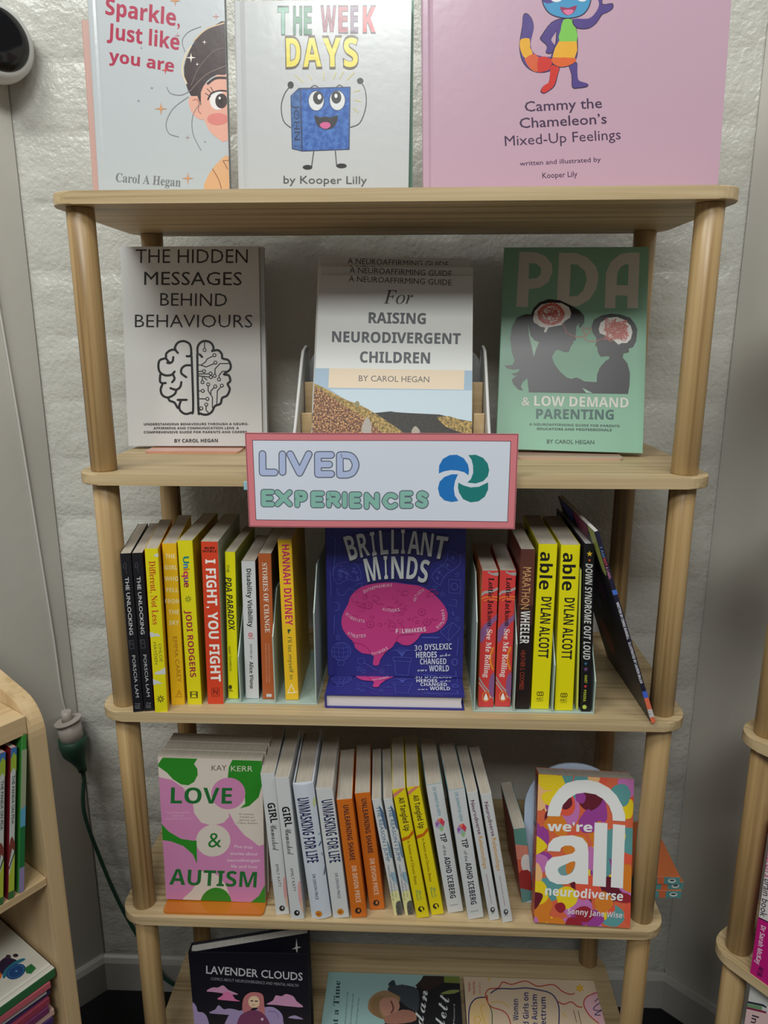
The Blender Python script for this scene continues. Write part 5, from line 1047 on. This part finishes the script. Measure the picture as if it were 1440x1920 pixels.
NY=(54,58,104);RD2=(176,62,54);GL=(214,170,60)
a.poly([(100,600),(110,500),(160,455),(215,455),(240,520),(210,700),(100,760)],(222,190,140),3).poly([(860,500),(900,450),(960,430),(1000,640),(940,620),(880,560)],(214,170,180),2)
a.stroke([(100,760),(98,600),(110,510),(150,460),(215,452)],8,NY,5).stroke([(250,425),(300,398),(400,400),(480,395),(560,408),(640,430),(685,480),(700,560),(690,760)],8,NY,5).stroke([(222,470),(215,430),(240,398),(300,392),(330,355),(390,370),(480,350),(560,385),(660,376),(720,420),(770,440),(800,435)],7,RD2,5).stroke([(225,440),(230,490),(260,520),(330,545),(370,600),(400,760)],7,RD2,5).stroke([(690,485),(730,505),(780,490),(820,520),(850,525)],7,RD2,4).stroke([(945,432),(880,460),(862,510),(900,580),(960,632)],7,RD2,4).stroke([(235,500),(255,560),(250,700)],6,(70,100,60),4).stroke([(250,485),(320,485),(370,520)],5,GL,4).stroke([(210,500),(180,520),(200,600),(210,640)],5,GL,4).stroke([(150,640),(135,590),(160,575),(180,600),(150,640)],5,GL,3)
a.stroke([(935,490),(960,470),(990,490),(950,510),(925,540),(960,550),(985,545),(935,575),(970,580)],6,NY,4)
for s,x,y0,y1 in (('Women',430,608,466),('and Girls on',498,700,425),('the Autism',555,700,438),('Spectrum',612,700,456)): a.text(s,(x,y0),(x,y1),34,NY,.015,nup=(-1,0))
a.text('Sarah',(115,412),(115,355),16,RD2,.01,nup=(-1,0)).text('Hendrickx',(145,432),(145,345),16,RD2,.01,nup=(-1,0)).text('and others',(182,430),(182,350),10,RD2,0,nup=(-1,0)).star(835,402,34,GL,6,.45).star(240,335,16,GL,4,.3).stroke([(795,545),(815,625)],5,(120,104,80)).stroke([(825,550),(845,635)],5,(120,104,80)).stroke([(720,560),(750,590)],5,GL)
a.build('front_print',b,*frame('front',.030,.155,.233,'side'))
# ---------------------------------------------------------------- left bookcase contents (local u along the front, v inward)
def LE(name,u,v,z,rz=0,lean=0): return empty(name,LCp(u,v,z),(Matrix.Rotation(lrot+R(rz),3,'Z')@Matrix.Rotation(R(lean),3,'Y')).to_euler())
S2=-.835; GLC='slim picture books in the left bookcase'
def panda(u,label,first=None):
    if first: o=copy_tree(first); o.location=LCp(u,.004,S2+.0006); o['label']=label; return o
    o=LE('picture_book',u,.004,S2+.0006,0,8.0); tag(o,label,'book',GLC); book_parts(o,.0072,.19,.196,'s',((190,196,190),(196,60,50),(120,30,40)),False,PAGEW)
    q=Art(A0,.0072,.196); q.uv=True
    q.poly([(0,.93),(1,.93),(1,1),(0,1)],(60,110,170)).poly([(0,.84),(.5,.87),(1,.84),(1,.94),(.5,.97),(0,.93)],(150,176,60)).poly([(0,0),(1,0),(1,.30),(0,.16)],(170,186,60)).poly([(0,.24),(.5,.34),(1,.30),(1,.36),(.4,.42),(0,.36)],(120,60,50),2).poly([(0,.2),(1,.3),(1,.32),(0,.22)],(40,60,30)).poly([(0,0),(1,0),(1,.05),(0,.05)],(60,110,60))
    q.text('THE PANDA ON PDA',(.3,.82),(.3,.50),.45,(40,50,60),.01,nup=(1,0)); q.build('spine_print',o,*frame('spine',.0072,.196,.196,'s')); return o
p1=panda(-.0660,'slim picture book with small lettering, second from the birch side panel')
panda(-.0795,'slim picture book with small lettering, third from the birch side panel',p1); panda(-.0930,'slim picture book with small lettering, fourth from the birch side panel',p1); 
o=LE('picture_book',-.0530,.004,S2+.0006,0,8.0); tag(o,'bright green slim picture book touching the birch side panel','book',GLC); book_parts(o,.0065,.19,.208,'s',((60,140,60),(50,150,60),(60,140,60)),False,PAGEW)
q=Art(A0,.0065,.208); q.uv=True; q.poly([(0,.42),(1,.42),(1,.9),(0,.9)],(150,160,130)).poly([(0,.42),(1,.42),(1,.55),(0,.53)],(90,160,190)).poly([(0,0),(1,0),(1,.16),(0,.16)],(140,130,170)).poly([(0,.16),(1,.16),(1,.42),(0,.42)],(30,110,60)); q.build('spine_print',o,*frame('spine',.0065,.208,.208,'s'))
o=LE('picture_book',-.1085,.002,S2+.0006,0,7.0); tag(o,'white slim picture book at the left edge, nearest the camera','book',GLC); book_parts(o,.010,.19,.178,'s',(WHT,WHT,WHT),False,PAGEW)
o=LE('picture_book',-.1210,.006,S2+.0006,0,7.0); tag(o,'red slim picture book at the left edge of the photo','book',GLC); book_parts(o,.0085,.19,.200,'s',((190,40,44),)*3,False,PAGEW)
# flat stack
S3=-1.09; z=S3
sc_=[((176,70,96),'pink'),((96,50,92),'plum'),((190,90,110),'rose'),((70,44,100),'indigo'),((196,160,150),'salmon'),((110,50,90),'purple'),((150,60,80),'magenta'),((60,50,96),'violet'),((200,190,190),'pale'),((184,90,100),'coral')]
for i,(c,nm) in enumerate(sc_):
    th_=.0100; o=LE('thin_book',-.150+.004*math.sin(i*2.1),.012+.004*math.cos(i*1.7),z,2*math.sin(i*1.3)); tag(o,f'thin {nm} book in the flat stack under the white wheelchair book, '+('bottom one','second up','third up','fourth up','fifth up','sixth up','fourth from top','third from top','second from top','topmost thin one')[i],'book','flat thin books in the left bookcase')
    book_parts(o,th_,.2,.235,'side',(c,c,c)); z+=th_+.0002
o=LE('picture_book',-.146,.006,z,0); tag(o,'white picture book lying flat with a wheelchair drawing, green back cover','book'); book_parts(o,.0145,.215,.244,'side',((50,100,60),(206,204,192),(40,110,60)),True,PAGEW)
q=Art(A0,.215,.244); q.uv=True
# drawing near the far right corner of the lying cover: x runs inward, y runs towards the camera
BLD=(34,70,120)
q.H=homography([(-414.5,1897.7),(-44.9,1679.6),(-285.8,2096.4),(105.6,1812.7)],[(.215,.244),(.215,0),(0,.244),(0,0)]); q.uv=False; q.c=(0,1580,4.8)
q.poly([(0,1110),(20,1060),(70,1020),(130,1030),(180,1060),(100,1110),(40,1180),(0,1200)],(50,36,62),2).ell(95,1015,24,18,(70,50,60)).ell(160,1005,24,16,(60,40,50)).poly([(60,1140),(150,1060),(230,1030),(245,1045),(200,1070),(140,1100),(90,1180),(50,1210)],(40,110,130),2).ell(165,1148,92,62,BLD,28,-28).ell(165,1148,76,50,(60,120,170),28,-28).ell(165,1148,70,46,BLD,28,-28).ell(170,1145,12,8,(90,140,190)).poly([(240,1120),(300,1080),(345,1120),(300,1170),(260,1165)],(40,110,60)).poly([(0,1140),(40,1170),(30,1210),(0,1220)],(206,100,50),2)
q.build('front_print',o,*frame('front',.0145,.215,.244,'side'))
# ---------------------------------------------------------------- right bookshelf contents
rrot=math.atan2(-.8,.6)
def RCp(u,v,z): return Vector((.447,-.016,0))+Vector((.6,-.8,0))*u+Vector((.8,.6,0))*v+Vector((0,0,z))
o=empty('paperback_book',RCp(.080,.002,ZB[3]),(0,0,rrot)); tag(o,'thick white and magenta paperback beside the right bookshelf post','book'); book_parts(o,.034,.153,.236,'s',((214,208,206),(214,208,206),(176,30,116)))
q=Art(Q['mckay'],.030,.2355,(1370,1500,4.571)); q.poly([(215,985),(250,1005),(400,1080),(400,1800),(100,1500)],(186,24,118)).stroke([(245,1010),(330,1050)],9,(30,24,40)).text("children's",(318,380),(292,655),70,(186,30,110),.004,nup=(.9,.35)).text('brain book',(292,672),(250,990),66,(34,30,50),.004,nup=(.9,.35)).text('Dr Sarah McKay',(262,1070),(212,1398),42,(222,206,216),.02,nup=(.9,.45)).text('B',(225,1500),(245,1420),40,(110,16,80),.03,nup=(.9,.45)); q.build('spine_print',o,*frame('spine',.034,.153,.236,'s'))
o=empty('paperback_book',RCp(.073,.02,ZB[4]),(0,0,rrot)); tag(o,'tall white and pink book under the white and magenta one','book'); book_parts(o,.032,.2,.300,'s',((206,206,204),(206,206,204),(206,206,204)))
q=Art(Q['inc'],.030,.3025,(1370,1500,4.571)); q.poly([(60,1755),(130,1770),(320,1830),(320,2400),(0,2400)],(222,190,190)).poly([(120,1715),(270,1745),(300,1765),(300,1780),(262,1762),(128,1735)],(40,44,60)).poly([(128,1738),(262,1764),(262,1798),(124,1764)],(110,150,110)).poly([(120,1764),(300,1808),(300,1826),(118,1782)],(130,40,70)).text('Inclusion',(180,1835),(110,2200),62,(50,40,50),.01,nup=(.95,.3)); q.build('spine_print',o,*frame('spine',.032,.2,.300,'s'))
